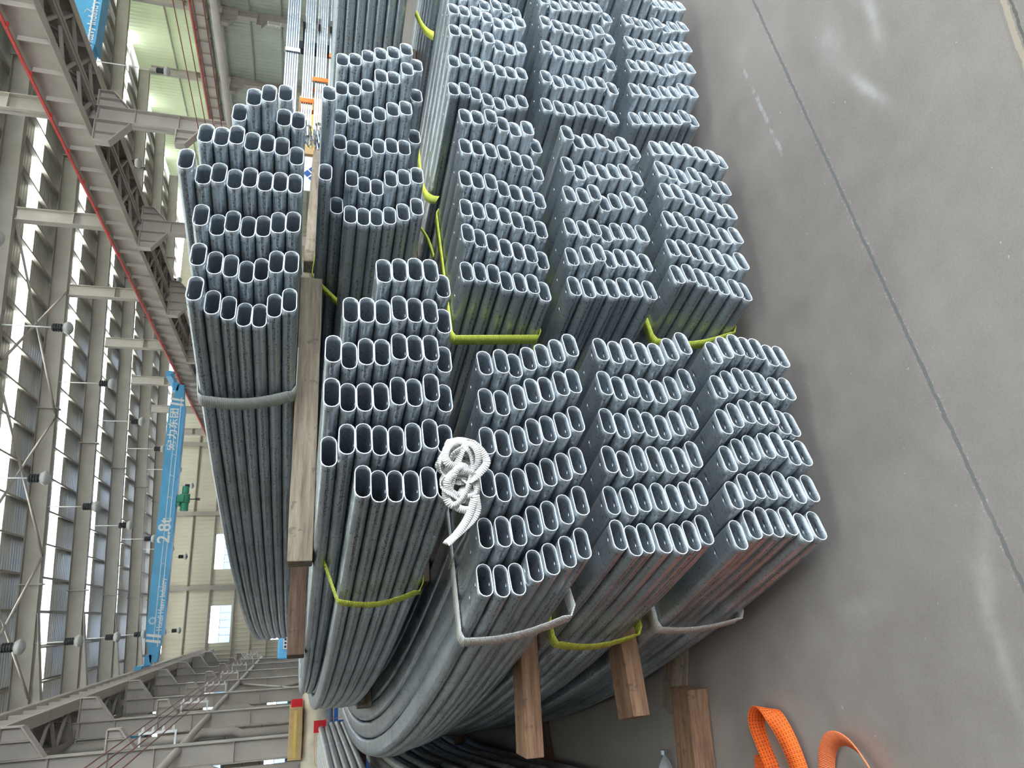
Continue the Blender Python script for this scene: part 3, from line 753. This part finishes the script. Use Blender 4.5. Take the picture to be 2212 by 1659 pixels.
tag(o, 'further galvanised oval tubes stacked in the bundles toward the photo top', 'tube', None, 'stuff')

# round dark pipes bent to the same arch, low at the left of the stack
def round_pipe(dx, dy, z, r, name, label, group, mat, collar):
    way = smooth_pts([(-.74, 2.75, 0), (-.80, 3.7, 0), (-.93, 5.0, 0), (-1.045, 6.2, 0), (-1.085, 7.0, 0), (-1.06, 8.1, 0)], 2, False)
    pts = [(p[0]+dx, p[1]+dy, z) for p in way]
    mb = MB().tube(pts, r, 12, caps=False)
    c0 = Vector(pts[collar]); d_ = (Vector(pts[collar+1])-c0).normalized(); mb.tube([c0, c0+d_*.06], r+.003, 12)
    o = mb.build(name, mat, origin=pts[0], smooth=True)
    return tag(o, label, 'pipe', group)
def smooth_pts(P, it=2, closed=True):
    for _ in range(it):
        Q = []; n = len(P)
        for i in range(n if closed else n-1):
            a, b_ = Vector(P[i]), Vector(P[(i+1) % n]); Q += [a.lerp(b_, .25), a.lerp(b_, .75)]
        if not closed: Q = [Vector(P[0])]+Q+[Vector(P[-1])]
        P = Q
    return P
for l in range(13):
    for c_ in range(4):
        if c_ > 1 and l % 3 == 2 and l < 11: continue
        round_pipe(-.066*c_-.03-.018*(l % 2), random.uniform(-.01, .01), .09+.031+.0625*l, .030, 'bent_pipe',
                   'dark round bent pipe low at photo bottom, %s layer up, %s from big bends' % (ORD[l], ORD[c_]), 'dark bent pipes beside the big bends', M['galv_round'], 6+(l*3+c_) % 5)
# straight round pipes with red band and flag, lying on the bent ones further off
pl = Vector((-1.05, 8.2, 0)); pd = Vector((0, -1, 0)); pn = Vector((-1, 0, 0))
for l in range(5):
    for c_ in range(7):
        if l < 4 and c_ > 0: continue
        a = pl+pn*(.055*c_)+Vector((0, 0, 1.10+.055*l)); e = a+pd*4.2
        a += pd*random.uniform(-.05, .05)
        mb = MB(); mb.tube([a, e], .0265, 12, caps=False); mb.tube([e, a], .0235, 12, caps=False)
        ra = [(a, .0265), (a, .0235)]
        o = mb.build('straight_pipe', M['galv_round'], origin=a, smooth=True, fix=False)
        tag(o, 'straight round pipe with red-banded end, %s layer up, %s across' % (ORD[l], ORD[c_]), 'pipe', 'straight pipes tied with a red band')

# ---------------------------------------------------------------- timbers
def timber(a, b_, w_, h_, mat, label, name='timber_bearer', group=None):
    """a,b = centres of the end faces"""
    a = Vector(a); b_ = Vector(b_); d = b_-a; L = d.length
    me = bpy.data.meshes.new(name); bm = bmesh.new()
    nseg = 10; rng = random.Random(sum(map(ord, label)))
    rings = []
    for i in range(nseg+1):
        x = L*i/nseg; j = lambda: rng.uniform(-.0022, .0022)
        rings.append([bm.verts.new((x, sy*w_/2+j(), sz*h_/2+j()*.5)) for sy, sz in ((-1, -1), (1, -1), (1, 1), (-1, 1))])
    for i in range(nseg):
        for k in range(4): bm.faces.new((rings[i][k], rings[i][(k+1) % 4], rings[i+1][(k+1) % 4], rings[i+1][k]))
    bm.faces.new(rings[0]); bm.faces.new(rings[-1][::-1]); bmesh.ops.recalc_face_normals(bm, faces=bm.faces[:]); bm.to_mesh(me); bm.free()
    me.materials.append(mat); o = bpy.data.objects.new(name, me); C.objects.link(o)
    o.location = a; o.rotation_euler = (0, -math.asin(d.z/L), math.atan2(d.y, d.x))
    md = o.modifiers.new('bevel', 'BEVEL'); md.width = .004; md.segments = 2
    return tag(o, label, 'timber', group)
timber((-.345, 2.835, .045), (-1.5, 2.84, .045), .155, .088, M['wood'], 'long brown squared timber lying on floor at photo bottom')
timber((-.445, 2.985, .037), (.55, 2.70, .037), .09, .074, M['wood_grey'], 'grey timber bearer end poking from under the near floor bundle')
timber((-.10, 5.1, .039), (-.95, 4.75, .039), .10, .078, M['wood_dark'], 'hidden dark bearer under the far part of the near floor bundle')
timber((-.398, 2.575, .4155), (.85, 2.83, .4155), .135, .066, M['wood'], 'brown timber end jutting out between first and second near tiers')
timber((-.50, 2.665, .787), (.75, 2.68, .787), .125, .066, M['wood'], 'long reddish timber jutting out between second and third near tiers')
timber((-.92, 5.6, .4155), (.15, 6.0, .4155), .12, .066, M['wood_dark'], 'dark rear bearer between first and second near tiers')
timber((-.92, 5.7, .787), (.15, 6.1, .787), .12, .066, M['wood_dark'], 'dark rear bearer between second and third near tiers')
timber((-.55, 4.92, 1.168), (.60, 5.25, 1.168), .10, .086, M['wood_grey'], 'small slatted timber end under the yellow-slung bundle bend')
timber((.10, 2.78, 1.168), (1.05, 2.95, 1.168), .10, .086, M['wood_dark'], 'dark timber under the yellow-slung bundle beside its strap')
timber((.165, 2.45, 1.597), (1.18, 2.52, 1.597), .13, .078, M['wood_grey'], 'thick worn timber carrying the topmost bundle, near its strap')
timber((-.165, 3.55, 1.597), (.95, 3.75, 1.597), .12, .076, M['wood_dark'], 'dark brown timber carrying the topmost bundle, toward its bend')
for n_, xa in (('M', .9), ('R', 1.75)):
    for z, h_ in ((.037, .074), (.4155, .066), (.787, .066)):
        timber((xa, 2.95, z), (xa+.78, 2.95, z), .12, h_, M['wood_dark'], 'dark bearer inside the %s stack, %s tier' % ('middle' if n_ == 'M' else 'rear', {.037: 'floor', .4155: 'second', .787: 'third'}[z]))
    timber((xa+.1, 3.05, 1.184), (xa+1.05, 3.05, 1.184), .12, .118, M['wood_dark'], 'dark bearer below the top bundle of the %s stack' % ('middle' if n_ == 'M' else 'rear'))
timber((-1.0, 5.2, 1.0), (-1.50, 5.2, 1.0), .10, .14, M['wood_dark'], 'dark bearer under the straight round pipes, nearer one')
timber((-1.0, 7.4, 1.0), (-1.50, 7.4, 1.0), .10, .14, M['wood_dark'], 'dark bearer under the straight round pipes, farther one')
# reddish planks seen in the slot between the topmost and the middle stack
timber((1.30, 2.60, 1.60), (2.62, 3.76, 1.588), .05, .06, M['wood_grey'], 'pale worn plank in the slot beside the topmost bundle', 'plank')
timber((1.24, 2.74, 1.575), (2.15, 3.75, 1.560), .10, .03, M['wood_fresh'], 'fresh orange-brown plank in the slot beside the topmost bundle', 'plank')

# ---------------------------------------------------------------- webbing
def ribbon(pts, wdir, width, th, name, mat, parent=None, closed=False, origin=None):
    """flat band along pts; wdir = per-point direction across the band"""
    pts = [Vector(p) for p in pts]; n = len(pts)
    wdir = [Vector(x).normalized() for x in (wdir if isinstance(wdir, list) else [wdir]*n)]
    V = []; F = []; UV = []; MI = []; acc = 0; Ls = []
    for i, p in enumerate(pts):
        if i: acc += (p-pts[i-1]).length
        Ls.append(acc)
        a = pts[(i-1) % n] if (closed or i) else p; c_ = pts[(i+1) % n] if (closed or i < n-1) else p
        t = (c_-a).normalized(); w_ = (wdir[i]-t*wdir[i].dot(t)); w_ = w_.normalized(); nn = t.cross(w_)
        for su, sn in ((-1, -1), (1, -1), (1, 1), (-1, 1)): V.append(p+w_*(su*width/2)+nn*(sn*th/2))
    m_ = n if closed else n-1
    us = [(0, 1), (1, 1), (1, 0), (0, 0)]
    for i in range(m_):
        j = (i+1) % n; la, lb = Ls[i], (Ls[j] if j else acc+(pts[0]-pts[-1]).length)
        for k in range(4):
            k2 = (k+1) % 4; F.append((i*4+k, i*4+k2, j*4+k2, j*4+k)); u0, u1 = us[k]; UV.append([(u0, la), (u1, la), (u1, lb), (u0, lb)]); MI.append(0)
    if not closed:
        F.append((3, 2, 1, 0)); UV.append([(0, 0)]*4); MI.append(0); e = 4*(n-1); F.append((e, e+1, e+2, e+3)); UV.append([(0, 0)]*4); MI.append(0)
    og = origin or tuple(pts[0])
    me = mesh_from([tuple(v) for v in V], F, MI, UV, name, [mat], og)
    bm = bmesh.new(); bm.from_mesh(me); bmesh.ops.recalc_face_normals(bm, faces=bm.faces[:]); bm.to_mesh(me); bm.free()
    o = bpy.data.objects.new(name, me); C.objects.link(o); o.location = og
    if parent is not None: o.parent = parent; o.location = Vector(og)-parent.location
    return o
def smooth_pts(P, it=2, closed=True):
    for _ in range(it):
        Q = []; n = len(P)
        for i in range(n if closed else n-1):
            a, b_ = Vector(P[i]), Vector(P[(i+1) % n]); Q += [a.lerp(b_, .25), a.lerp(b_, .75)]
        if not closed: Q = [Vector(P[0])]+Q+[Vector(P[-1])]
        P = Q
    return P
def strap(bn, s_top, s_bot, mat, label, width=.045, n0=-.062, n1=.590, z0=None, z1=None, s_in=None, bulge=.0, extra=None):
    b = BUNDLES[bn]; zl = (z0 if z0 is not None else b['z0']-.004); zh = z1 if z1 is not None else b['z0']+7*TK+.006
    s_in = s_top if s_in is None else s_in
    loc = [(n0, zh, s_top), (n1, zh, s_in), (n1, zl, s_in), (n0, zl, s_bot)]
    if extra: loc = extra
    D = []
    for i in range(len(loc)):
        a, c_ = loc[i], loc[(i+1) % len(loc)]
        for f in (.03, .06, .2, .35, .5, .65, .8, .94, .97):
            q = [a[k]+(c_[k]-a[k])*f for k in range(3)]
            if i == len(loc)-1 and bulge: q[0] -= bulge*math.sin(math.pi*f); q[2] += bulge*2.2*math.sin(math.pi*f)
            D.append(q)
    pts = []; wd = []
    for nf, z, s in D:
        p, h = path_pt(b, nf, s); pts.append(Vector((p.x, p.y, z))); wd.append(Vector((-math.sin(h), math.cos(h), 0)))
    o = ribbon(pts, wd, width, .003, 'strap', mat, closed=True)
    tag(o, label, 'strap'); return o
strap('B3', .50, .34, M['white_web'], 'white webbing strap around near third-tier bundle below the coil', .058, n0=-.078, bulge=.012)
strap('B2', .74, .70, M['yellow_web'], 'yellow webbing strap around near second-tier bundle', .058, n0=-.070, bulge=.015)
strap('B1', .72, .66, M['white_web'], 'white webbing strap around near floor bundle', .058, n0=-.074, bulge=.010)
strap('B5', .62, .62, M['grey_web'], 'grey-white webbing strap around the topmost bundle', .062, n0=-.056, bulge=.010, extra=[(-.056, 1.637+.302, .60), (.28, 1.637+.350, .6), (.60, 1.637+.22, .6), (.60, 1.633, .6), (-.056, 1.633, .55)])
strap('B4', .75, .78, M['yellow_web'], 'yellow sling wrapped around near fourth-tier bundle', .045, bulge=.015, extra=[(-.058, 1.213+.26, .80), (.05, 1.213+.30, .78), (.15, 1.213+.347, .72), (.58, 1.213+.30, .5), (.60, 1.209, .6), (-.058, 1.209, .72)])
strap('M3', .33, .30, M['yellow_web'], 'yellow webbing strap around middle third-tier bundle', .045, n0=-.092, n1=.61)
strap('M1', .34, .27, M['yellow_web'], 'broad yellow strap around middle floor bundle above red-tinted tubes', .045, n0=-.084, n1=.60, bulge=.012)
strap('M2', .55, .55, M['yellow_web'], 'yellow strap around middle second-tier bundle, mostly hidden', .045, n0=-.078, n1=.60)
strap('M4', .58, .55, M['yellow_web'], 'olive yellow strap around middle fourth-tier bundle', .035, bulge=.02, extra=[(-.06, 1.246+.22, .56), (.1, 1.246+.352, .55), (.6, 1.246+.31, .5), (.6, 1.242, .5), (-.06, 1.242, .55)])
for P, lab, wd_ in (([(2.02, 2.66, 1.176), (1.93, 2.70, 1.16), (1.82, 2.71, 1.150), (1.72, 2.66, 1.142), (1.63, 2.55, 1.136), (1.56, 2.44, 1.133)], 'slack yellow sling loop lying beside middle third-tier bundle', .035),
                    ([(1.56, 2.66, 1.165), (1.50, 2.63, 1.140), (1.42, 2.57, 1.136), (1.35, 2.52, 1.134)], 'short slack yellow sling end left of the middle bundle', .018),
                    ([(2.56, 2.52, 1.20), (2.50, 2.53, 1.17), (2.44, 2.50, 1.15), (2.38, 2.45, 1.134)], 'olive sling loop near the upper edge between two bundles', .035)):
    P = smooth_pts(P, 2, False)
    o = ribbon(P, Vector((.35, 1, .15)), wd_, .003, 'sling', M['yellow_web']); tag(o, lab, 'sling')

# coil of white webbing lying on the third tier
ct = empty('webbing_coil', (.36, 1.86, 1.13), 'tangled coil of off-white webbing on top of near third-tier bundle', 'webbing')
rng = random.Random(11)
Xc = Vector((.95, -.25, 0)).normalized(); Zc = Vector((-.05, -.18, 1)).normalized(); Yc = Zc.cross(Xc)
cc = Vector((.345, 1.84, 1.205))
for i in range(13):
    lobe = -1 if i % 2 else 1
    ax = rng.uniform(.026, .050); az = rng.uniform(.020, .042); ay = rng.uniform(.01, .035)
    off = Vector((lobe*rng.uniform(.022, .048), 0, -.006*lobe+rng.uniform(-.014, .014))); ph = rng.uniform(0, 6.28); til = rng.uniform(-1.4, 1.4); dep = rng.uniform(-.03, .02)
    pts = []; wd = []; nn = 26
    for k in range(nn):
        a = 2*math.pi*k/nn
        x = ax*math.cos(a)+.006*math.sin(3*a+i); z = az*math.sin(a)+.005*math.cos(2*a+ph); x, z = x*math.cos(til)-z*math.sin(til), x*math.sin(til)+z*math.cos(til)
        y = ay*math.sin(a+ph)+dep
        pts.append(cc+Xc*(x+off.x)+Yc*y+Zc*(z+off.z)); rad = (Xc*math.cos(a+til)+Zc*math.sin(a+til))
        wd.append((Yc*.8+rad*math.sin(a+ph)+Zc*.2).normalized())
    ribbon(pts, wd, .021, .0022, 'band', M['white_web'], parent=ct, closed=True)
for i, Pn in enumerate(([(.02, .0), (.03, .050), (.065, .052), (.095, .02), (.085, -.030), (.04, -.045), (.0, -.03)], [(-.09, .0), (-.085, -.04), (-.04, -.050), (.02, -.02), (.03, .02), (-.02, .035), (-.07, .03)],
                        [(.09, .0), (.03, .012), (-.04, .05), (-.085, .03), (-.05, -.01), (.03, -.04)], [(-.06, -.045), (.0, -.05), (.02, .01), (-.01, .052), (-.05, .03)])):
    P = smooth_pts([cc+Xc*a+Zc*b_-Yc*(.038+.012*math.sin(j*1.7+i)) for j, (a, b_) in enumerate(Pn)], 2)
    cm_ = sum(P, Vector())/len(P)
    wd = [((p_-cm_).normalized()+Yc*.35) for p_ in P]
    ribbon(P, wd, .020, .0022, 'band', M['white_web'], parent=ct, closed=True)
P = smooth_pts([cc+Xc*a+Zc*b_-Yc*.05 for a, b_ in ((-.06, -.03), (-.11, -.015), (-.165, .030), (-.175, .050), (-.15, .015), (-.10, -.045), (-.05, -.035))], 2, False)
ribbon(P, Zc+Yc*.5, .019, .0022, 'loose_loop', M['white_web'], parent=ct)
P = smooth_pts([(.265, 1.90, 1.175), (.215, 2.03, 1.135), (.19, 2.18, 1.131), (.13, 2.335, 1.133)], 2, False)
ribbon(P, Vector((.9, .3, 0)), .008, .002, 'tail', M['white_web'], parent=ct)

# orange slings on the floor
def floor_sling(P, W, width, mat, label):
    P = smooth_pts(P, 2, False)
    n = len(P); wd = []
    for i in range(n):
        f = i/(n-1)*(len(W)-1); k = min(int(f), len(W)-2); wd.append(Vector(W[k]).lerp(Vector(W[k+1]), f-k))
    o = ribbon(P, wd, width, .004, 'orange_sling', mat); tag(o, label, 'sling', 'orange slings on the floor')
floor_sling([(-1.05, 2.30, .02), (-.80, 2.31, .012), (-.575, 2.345, .012), (-.49, 2.395, .014), (-.432, 2.415, .020), (-.385, 2.385, .032), (-.362, 2.325, .044), (-.385, 2.265, .046), (-.45, 2.225, .036), (-.535, 2.195, .028), (-.80, 2.12, .02), (-1.05, 2.05, .02)],
            [(.1, 1, .5), (-.2, .6, .8), (-.2, .5, .85), (-.2, .5, .85), (0, .5, .9), (.2, .55, .8), (.1, .8, .6), (0, .9, .45), (0, 1, .3), (0, 1, .2)], .060, M['orange_web'], 'bright orange stitched sling loop on floor, left of the two')
floor_sling([(-1.1, 2.16, .010), (-.75, 2.13, .012), (-.55, 2.085, .014), (-.475, 2.065, .020), (-.425, 2.02, .030), (-.41, 1.965, .034), (-.43, 1.905, .034), (-.50, 1.855, .030), (-.62, 1.80, .03), (-.85, 1.72, .02), (-1.1, 1.66, .012)],
            [(.1, 1, .2), (.2, .9, .4), (.4, .8, .5), (.8, .5, .6), (.9, .2, .6), (.8, -.4, .5), (.4, -1, .25), (.3, -1, .15)], .050, M['orange_web2'], 'dusty orange sling loop on floor, right of the two')
rng = random.Random(12)
hp = empty('orange_sling', (-1.1, 2.3, 0), 'heap of orange sling added out of view to redden the near tubes', 'sling')  # unseen heap, added so its orange reflects as a sheen on the near tubes
for i in range(34):
    a0 = rng.uniform(0, 6.28); cx, cy = -1.05+rng.uniform(-.22, .08), 2.10+1.2*((i*.382) % 1); r1, r2 = rng.uniform(.12, .28), rng.uniform(.06, .12)
    P = []
    for k in range(14):
        a = 2*math.pi*k/14; x = r1*math.cos(a); y = r2*math.sin(a)
        P.append((cx+x*math.cos(a0)-y*math.sin(a0), cy+x*math.sin(a0)+y*math.cos(a0), (.125 if cy > 2.45 else .040)+.005*i+.010*math.sin(2*a+i)))
    P = smooth_pts(P, 1)
    ribbon(P, Vector((.3*math.sin(i), .3, 1)), .058, .004, 'band', M['orange_web'], parent=hp, closed=True)
P = smooth_pts([(-.60, 2.455, .006), (-.555, 2.44, .016), (-.53, 2.425, .020), (-.57, 2.415, .012), (-.66, 2.42, .006)], 2, False)
o = ribbon(P, Vector((.2, 1, .6)), .03, .004, 'orange_sling', M['orange_web']); tag(o, 'small tip of orange webbing at photo bottom beside the timber', 'sling', 'orange slings on the floor')
# bottle
bt = empty('drink_bottle', (-.70, 3.13, .033), 'clear bottle lying on the floor behind the long timber', 'bottle')
prof = [(0, .012), (.004, .028), (.02, .032), (.13, .032), (.16, .026), (.175, .013), (.19, .013)]
mb = MB().tube([(-.83+a, 3.13, .033) for a, r_ in prof], [r_ for a, r_ in prof], 18); mb.build('body', M['bottle'], bt, smooth=True)
mb = MB().tube([(-.64, 3.13, .033), (-.622, 3.13, .033)], .0155, 14); mb.build('cap', M['bright'], bt)

# ---------------------------------------------------------------- thin bright bars in the right background
Yb = 5.2
for bi, (zc, ends, nl) in enumerate(((1.835, 4.02, 6), (1.705, 3.93, 5), (1.600, 3.90, 5), (1.475, 3.92, 6))):
    proto = None
    for c_ in range(4):
        for l in range(nl):
            x0 = ends+random.uniform(-.04, .04)
            if proto is None:
                proto = MB().box((0, 0, 0), (6.5, .020, .0125)).build('steel_bar', M['bright']); o = proto
                o.data.transform(Matrix.Translation((3.25, 0, 0)))
            else: o = proto.copy(); C.objects.link(o)
            o.location = (x0, Yb+.03*c_, zc-.045+.0185*l)
            tag(o, 'thin bright steel bar in the %s tied bundle from photo left' % ORD[bi], 'bar', 'bright bars, %s bundle' % ORD[bi])
    zz = zc-.04+.0145*2.5
    # hanging frayed lower ends
    mb = MB()
    for q in range(40):
        x = ends+random.uniform(-.10, .02); y = Yb-.02+random.uniform(0, .16); z = zz+random.uniform(-.045, .045)
        mb.bar((x, y, z), (x-random.uniform(.05, .13), y-random.uniform(0, .05), z-random.uniform(-.015, .03)), .006, .010)
    o = mb.build('frayed_bar_ends', M['bright']); tag(o, 'bundle of ragged cut bar ends, %s from photo left' % ORD[bi], 'bar ends', None, 'stuff')
for i, (x, z0, z1, col, lab) in enumerate(((4.35, 1.53, 1.66, 'orange_tape', 'orange tape band around third bright bar bundle'), (4.12, 1.64, 1.75, 'orange_tape', 'orange tape band around second bright bar bundle'),
                                           (4.62, 1.42, 1.53, 'orange_tape', 'orange tape band around lowest bright bar bundle'), (4.62, 1.77, 1.89, 'white_web', 'cream band around uppermost bright bar bundle'))):
    y0, y1 = Yb-.025, Yb+.115
    P = [(x, y0, z0), (x, y0, z1), (x, y1, z1), (x, y1, z0)]
    D = []
    for a, b_ in zip(P, P[1:]+P[:1]):
        for f in (.04, .5, .96): D.append(Vector(a).lerp(Vector(b_), f))
    o = ribbon(D, Vector((1, 0, 0)), .04, .003, 'tie_band', M[col], closed=True); tag(o, lab, 'band')
# rack that carries them
t = empty('storage_rack', (6.9, Yb+.05, 0), 'dark steel rack carrying the bright bar bundles', 'rack')
mb = MB()
for x in (4.9, 7.2, 9.6):
    mb.box((x, Yb+.25, .95), (.08, .08, 1.9)); 
    for z in (1.405, 1.52, 1.62, 1.745): mb.box((x, Yb+.06, z-.0), (.06, .30, .022))
    mb.box((x, Yb+.06, .02), (.08, .5, .04))
mb.box((7.25, Yb+.25, .3), (4.8, .06, .06)).box((7.25, Yb+.25, 1.88), (4.8, .06, .04))
mb.build('frame', M['black'], t)
# carton, notice and crate in the slot
t = empty('carton', (5.05, 7.2, 0), 'brown carton seen in the slot between bundles', 'box')
MB().box((5.25, 7.25, 1.63), (.75, .5, .36)).build('body', M['carton'], t)
MB().box((5.2, 6.995, 1.66), (.5, .005, .03)).build('tape', M['tape'], t)
t = empty('notice_board', (4.55, 6.9, 1.5), 'white card with four blue diamonds in the slot', 'sign')
MB().box((4.55, 6.9, 1.62), (.42, .02, .36)).build('board', M['paper'], t)
mb = MB()
for dx, dz in ((0, .055), (0, -.055), (-.055, 0), (.055, 0)):
    mb.poly_prism([(4.55+dx-.045, 6.888, 1.63+dz), (4.55+dx, 6.888, 1.63+dz-.045), (4.55+dx+.045, 6.888, 1.63+dz), (4.55+dx, 6.888, 1.63+dz+.045)], (0, .004, 0))
mb.build('diamond_mark', M['navy'], t)
o = MB().box((4.9, 7.25, .72), (1.7, .9, 1.44)).build('pallet_stack', M['wood_grey'], bevel=.01); tag(o, 'stack of timber pallets below the carton in the slot', 'pallets')
mb = MB()
for q in range(16): mb.tube([(3.2+.012*q, 6.2, 1.42+.004*(q % 3)), (3.9+.012*q, 7.4, 1.42+.004*(q % 3))], .012, 5)
o = mb.build('dark_rods', M['galv_round']); tag(o, 'bunch of dark rods behind the planks in the slot', 'rods', None, 'stuff')
o = MB().box((3.55, 6.85, .69), (.9, 1.3, 1.38)).build('rod_crate', M['wood_dark']); tag(o, 'dark crate below the bunch of rods in the slot', 'crate')

# ---------------------------------------------------------------- things beyond the big bends at the photo's lower left
Yq = 9.6
o = MB().box((-1.55, Yq+.5, .54), (1.5, 1.0, 1.08)).build('carton_stack', M['carton'], bevel=.01); tag(o, 'stacked cartons carrying the cream bale behind the bends', 'boxes')
t = empty('printed_box', (-1.0, Yq-.15, 0), 'deep blue and white printed box beyond the big bends', 'box')
MB().box((-1.3, Yq-.12, .56), (1.0, .24, 1.12)).build('body', M['blue_box'], t)
MB().box((-1.05, Yq-.245, .93), (.22, .008, .30)).build('label_sheet', M['paper'], t)
MB().box((-1.6, Yq-.245, .98), (.10, .008, .20)).build('label_sheet', M['paper'], t)
# bale
mb = MB(); pr = [(0, .10), (.04, .165), (.2, .185), (.6, .175), (1.0, .19), (1.4, .18), (1.55, .15), (1.6, .08)]
mb.tube([(-.72-a, Yq+.02+.02*math.sin(a*5), 1.30+.012*math.sin(a*9)) for a, r_ in pr], [r_ for a, r_ in pr], 20)
o = mb.build('cloth_bale', M['cream'], smooth=True); tag(o, 'long cream cloth bale lying on boxes at photo lower left', 'bale')
sb = o.modifiers.new('s', 'SUBSURF'); sb.levels = 1; sb.render_levels = 2
t = empty('carton', (-1.4, Yq, 1.48), 'taped yellowish carton lying on the cream bale', 'box')
MB().box((-1.28, Yq-.02, 1.555), (.56, .26, .15)).build('body', M['carton'], t, bevel=.006)
MB().box((-1.28, Yq-.153, 1.56), (.5, .004, .035)).build('tape', M['tape'], t)
for (a, b_, r_, lab) in (((-.72, 9.55, 1.497), (-1.0, 9.60, 1.497), .012, 'short pale rod end beside red cloth'), ((-1.62, 9.55, 1.497), (-1.95, 9.60, 1.497), .013, 'pale rod end below the taped carton')):
    o = MB().tube([a, b_], r_, 8).build('steel_rod', M['bright']); tag(o, lab, 'rod')
o = MB().box((-.97, 9.56, 1.55), (.10, .08, .13), .2).build('red_cloth', M['red_cloth'], bevel=.01); tag(o, 'small red cloth above the cream bale', 'cloth')
# red flag and band on the straight pipes
P = [Vector((-1.02, 8.0, 1.375)), Vector((-.985, 8.0, 1.34)), Vector((-.975, 8.0, 1.2)), Vector((-.96, 8.0, 1.07)), Vector((-1.2, 8.0, 1.06)), Vector((-1.43, 8.05, 1.07)), Vector((-1.44, 8.04, 1.36)), Vector((-1.2, 8.02, 1.38))]
o = ribbon(smooth_pts(P, 1), Vector((.1, -1, 0)), .016, .003, 'red_band', M['orange_tape'], closed=True); tag(o, 'red-orange tie band around straight round pipes', 'band')
o = MB().box((-1.03, 7.95, 1.33), (.11, .006, .12), .1).build('red_tag', M['red_cloth']); tag(o, 'bright red tag hanging on the straight pipes', 'tag')
# far machine with a wire grille
t = empty('machine_cabinet', (-.35, 14.6, 0), 'sky blue machine with square wire grille, far off', 'machine')
MB().box((-.20, 14.9, .95), (1.0, .8, 1.90)).build('body', M['cyan'], t, bevel=.02)
mb = MB()
for q in range(11): mb.box((-.52+.064*q, 14.48, 1.66), (.018, .03, .30))
for q in range(6): mb.box((-.20, 14.48, 1.52+.056*q), (.66, .03, .016))
mb.build('grille', M['paper'], t)
MB().box((-.20, 14.492, 1.66), (.66, .01, .30)).build('grille_back', M['black'], t)
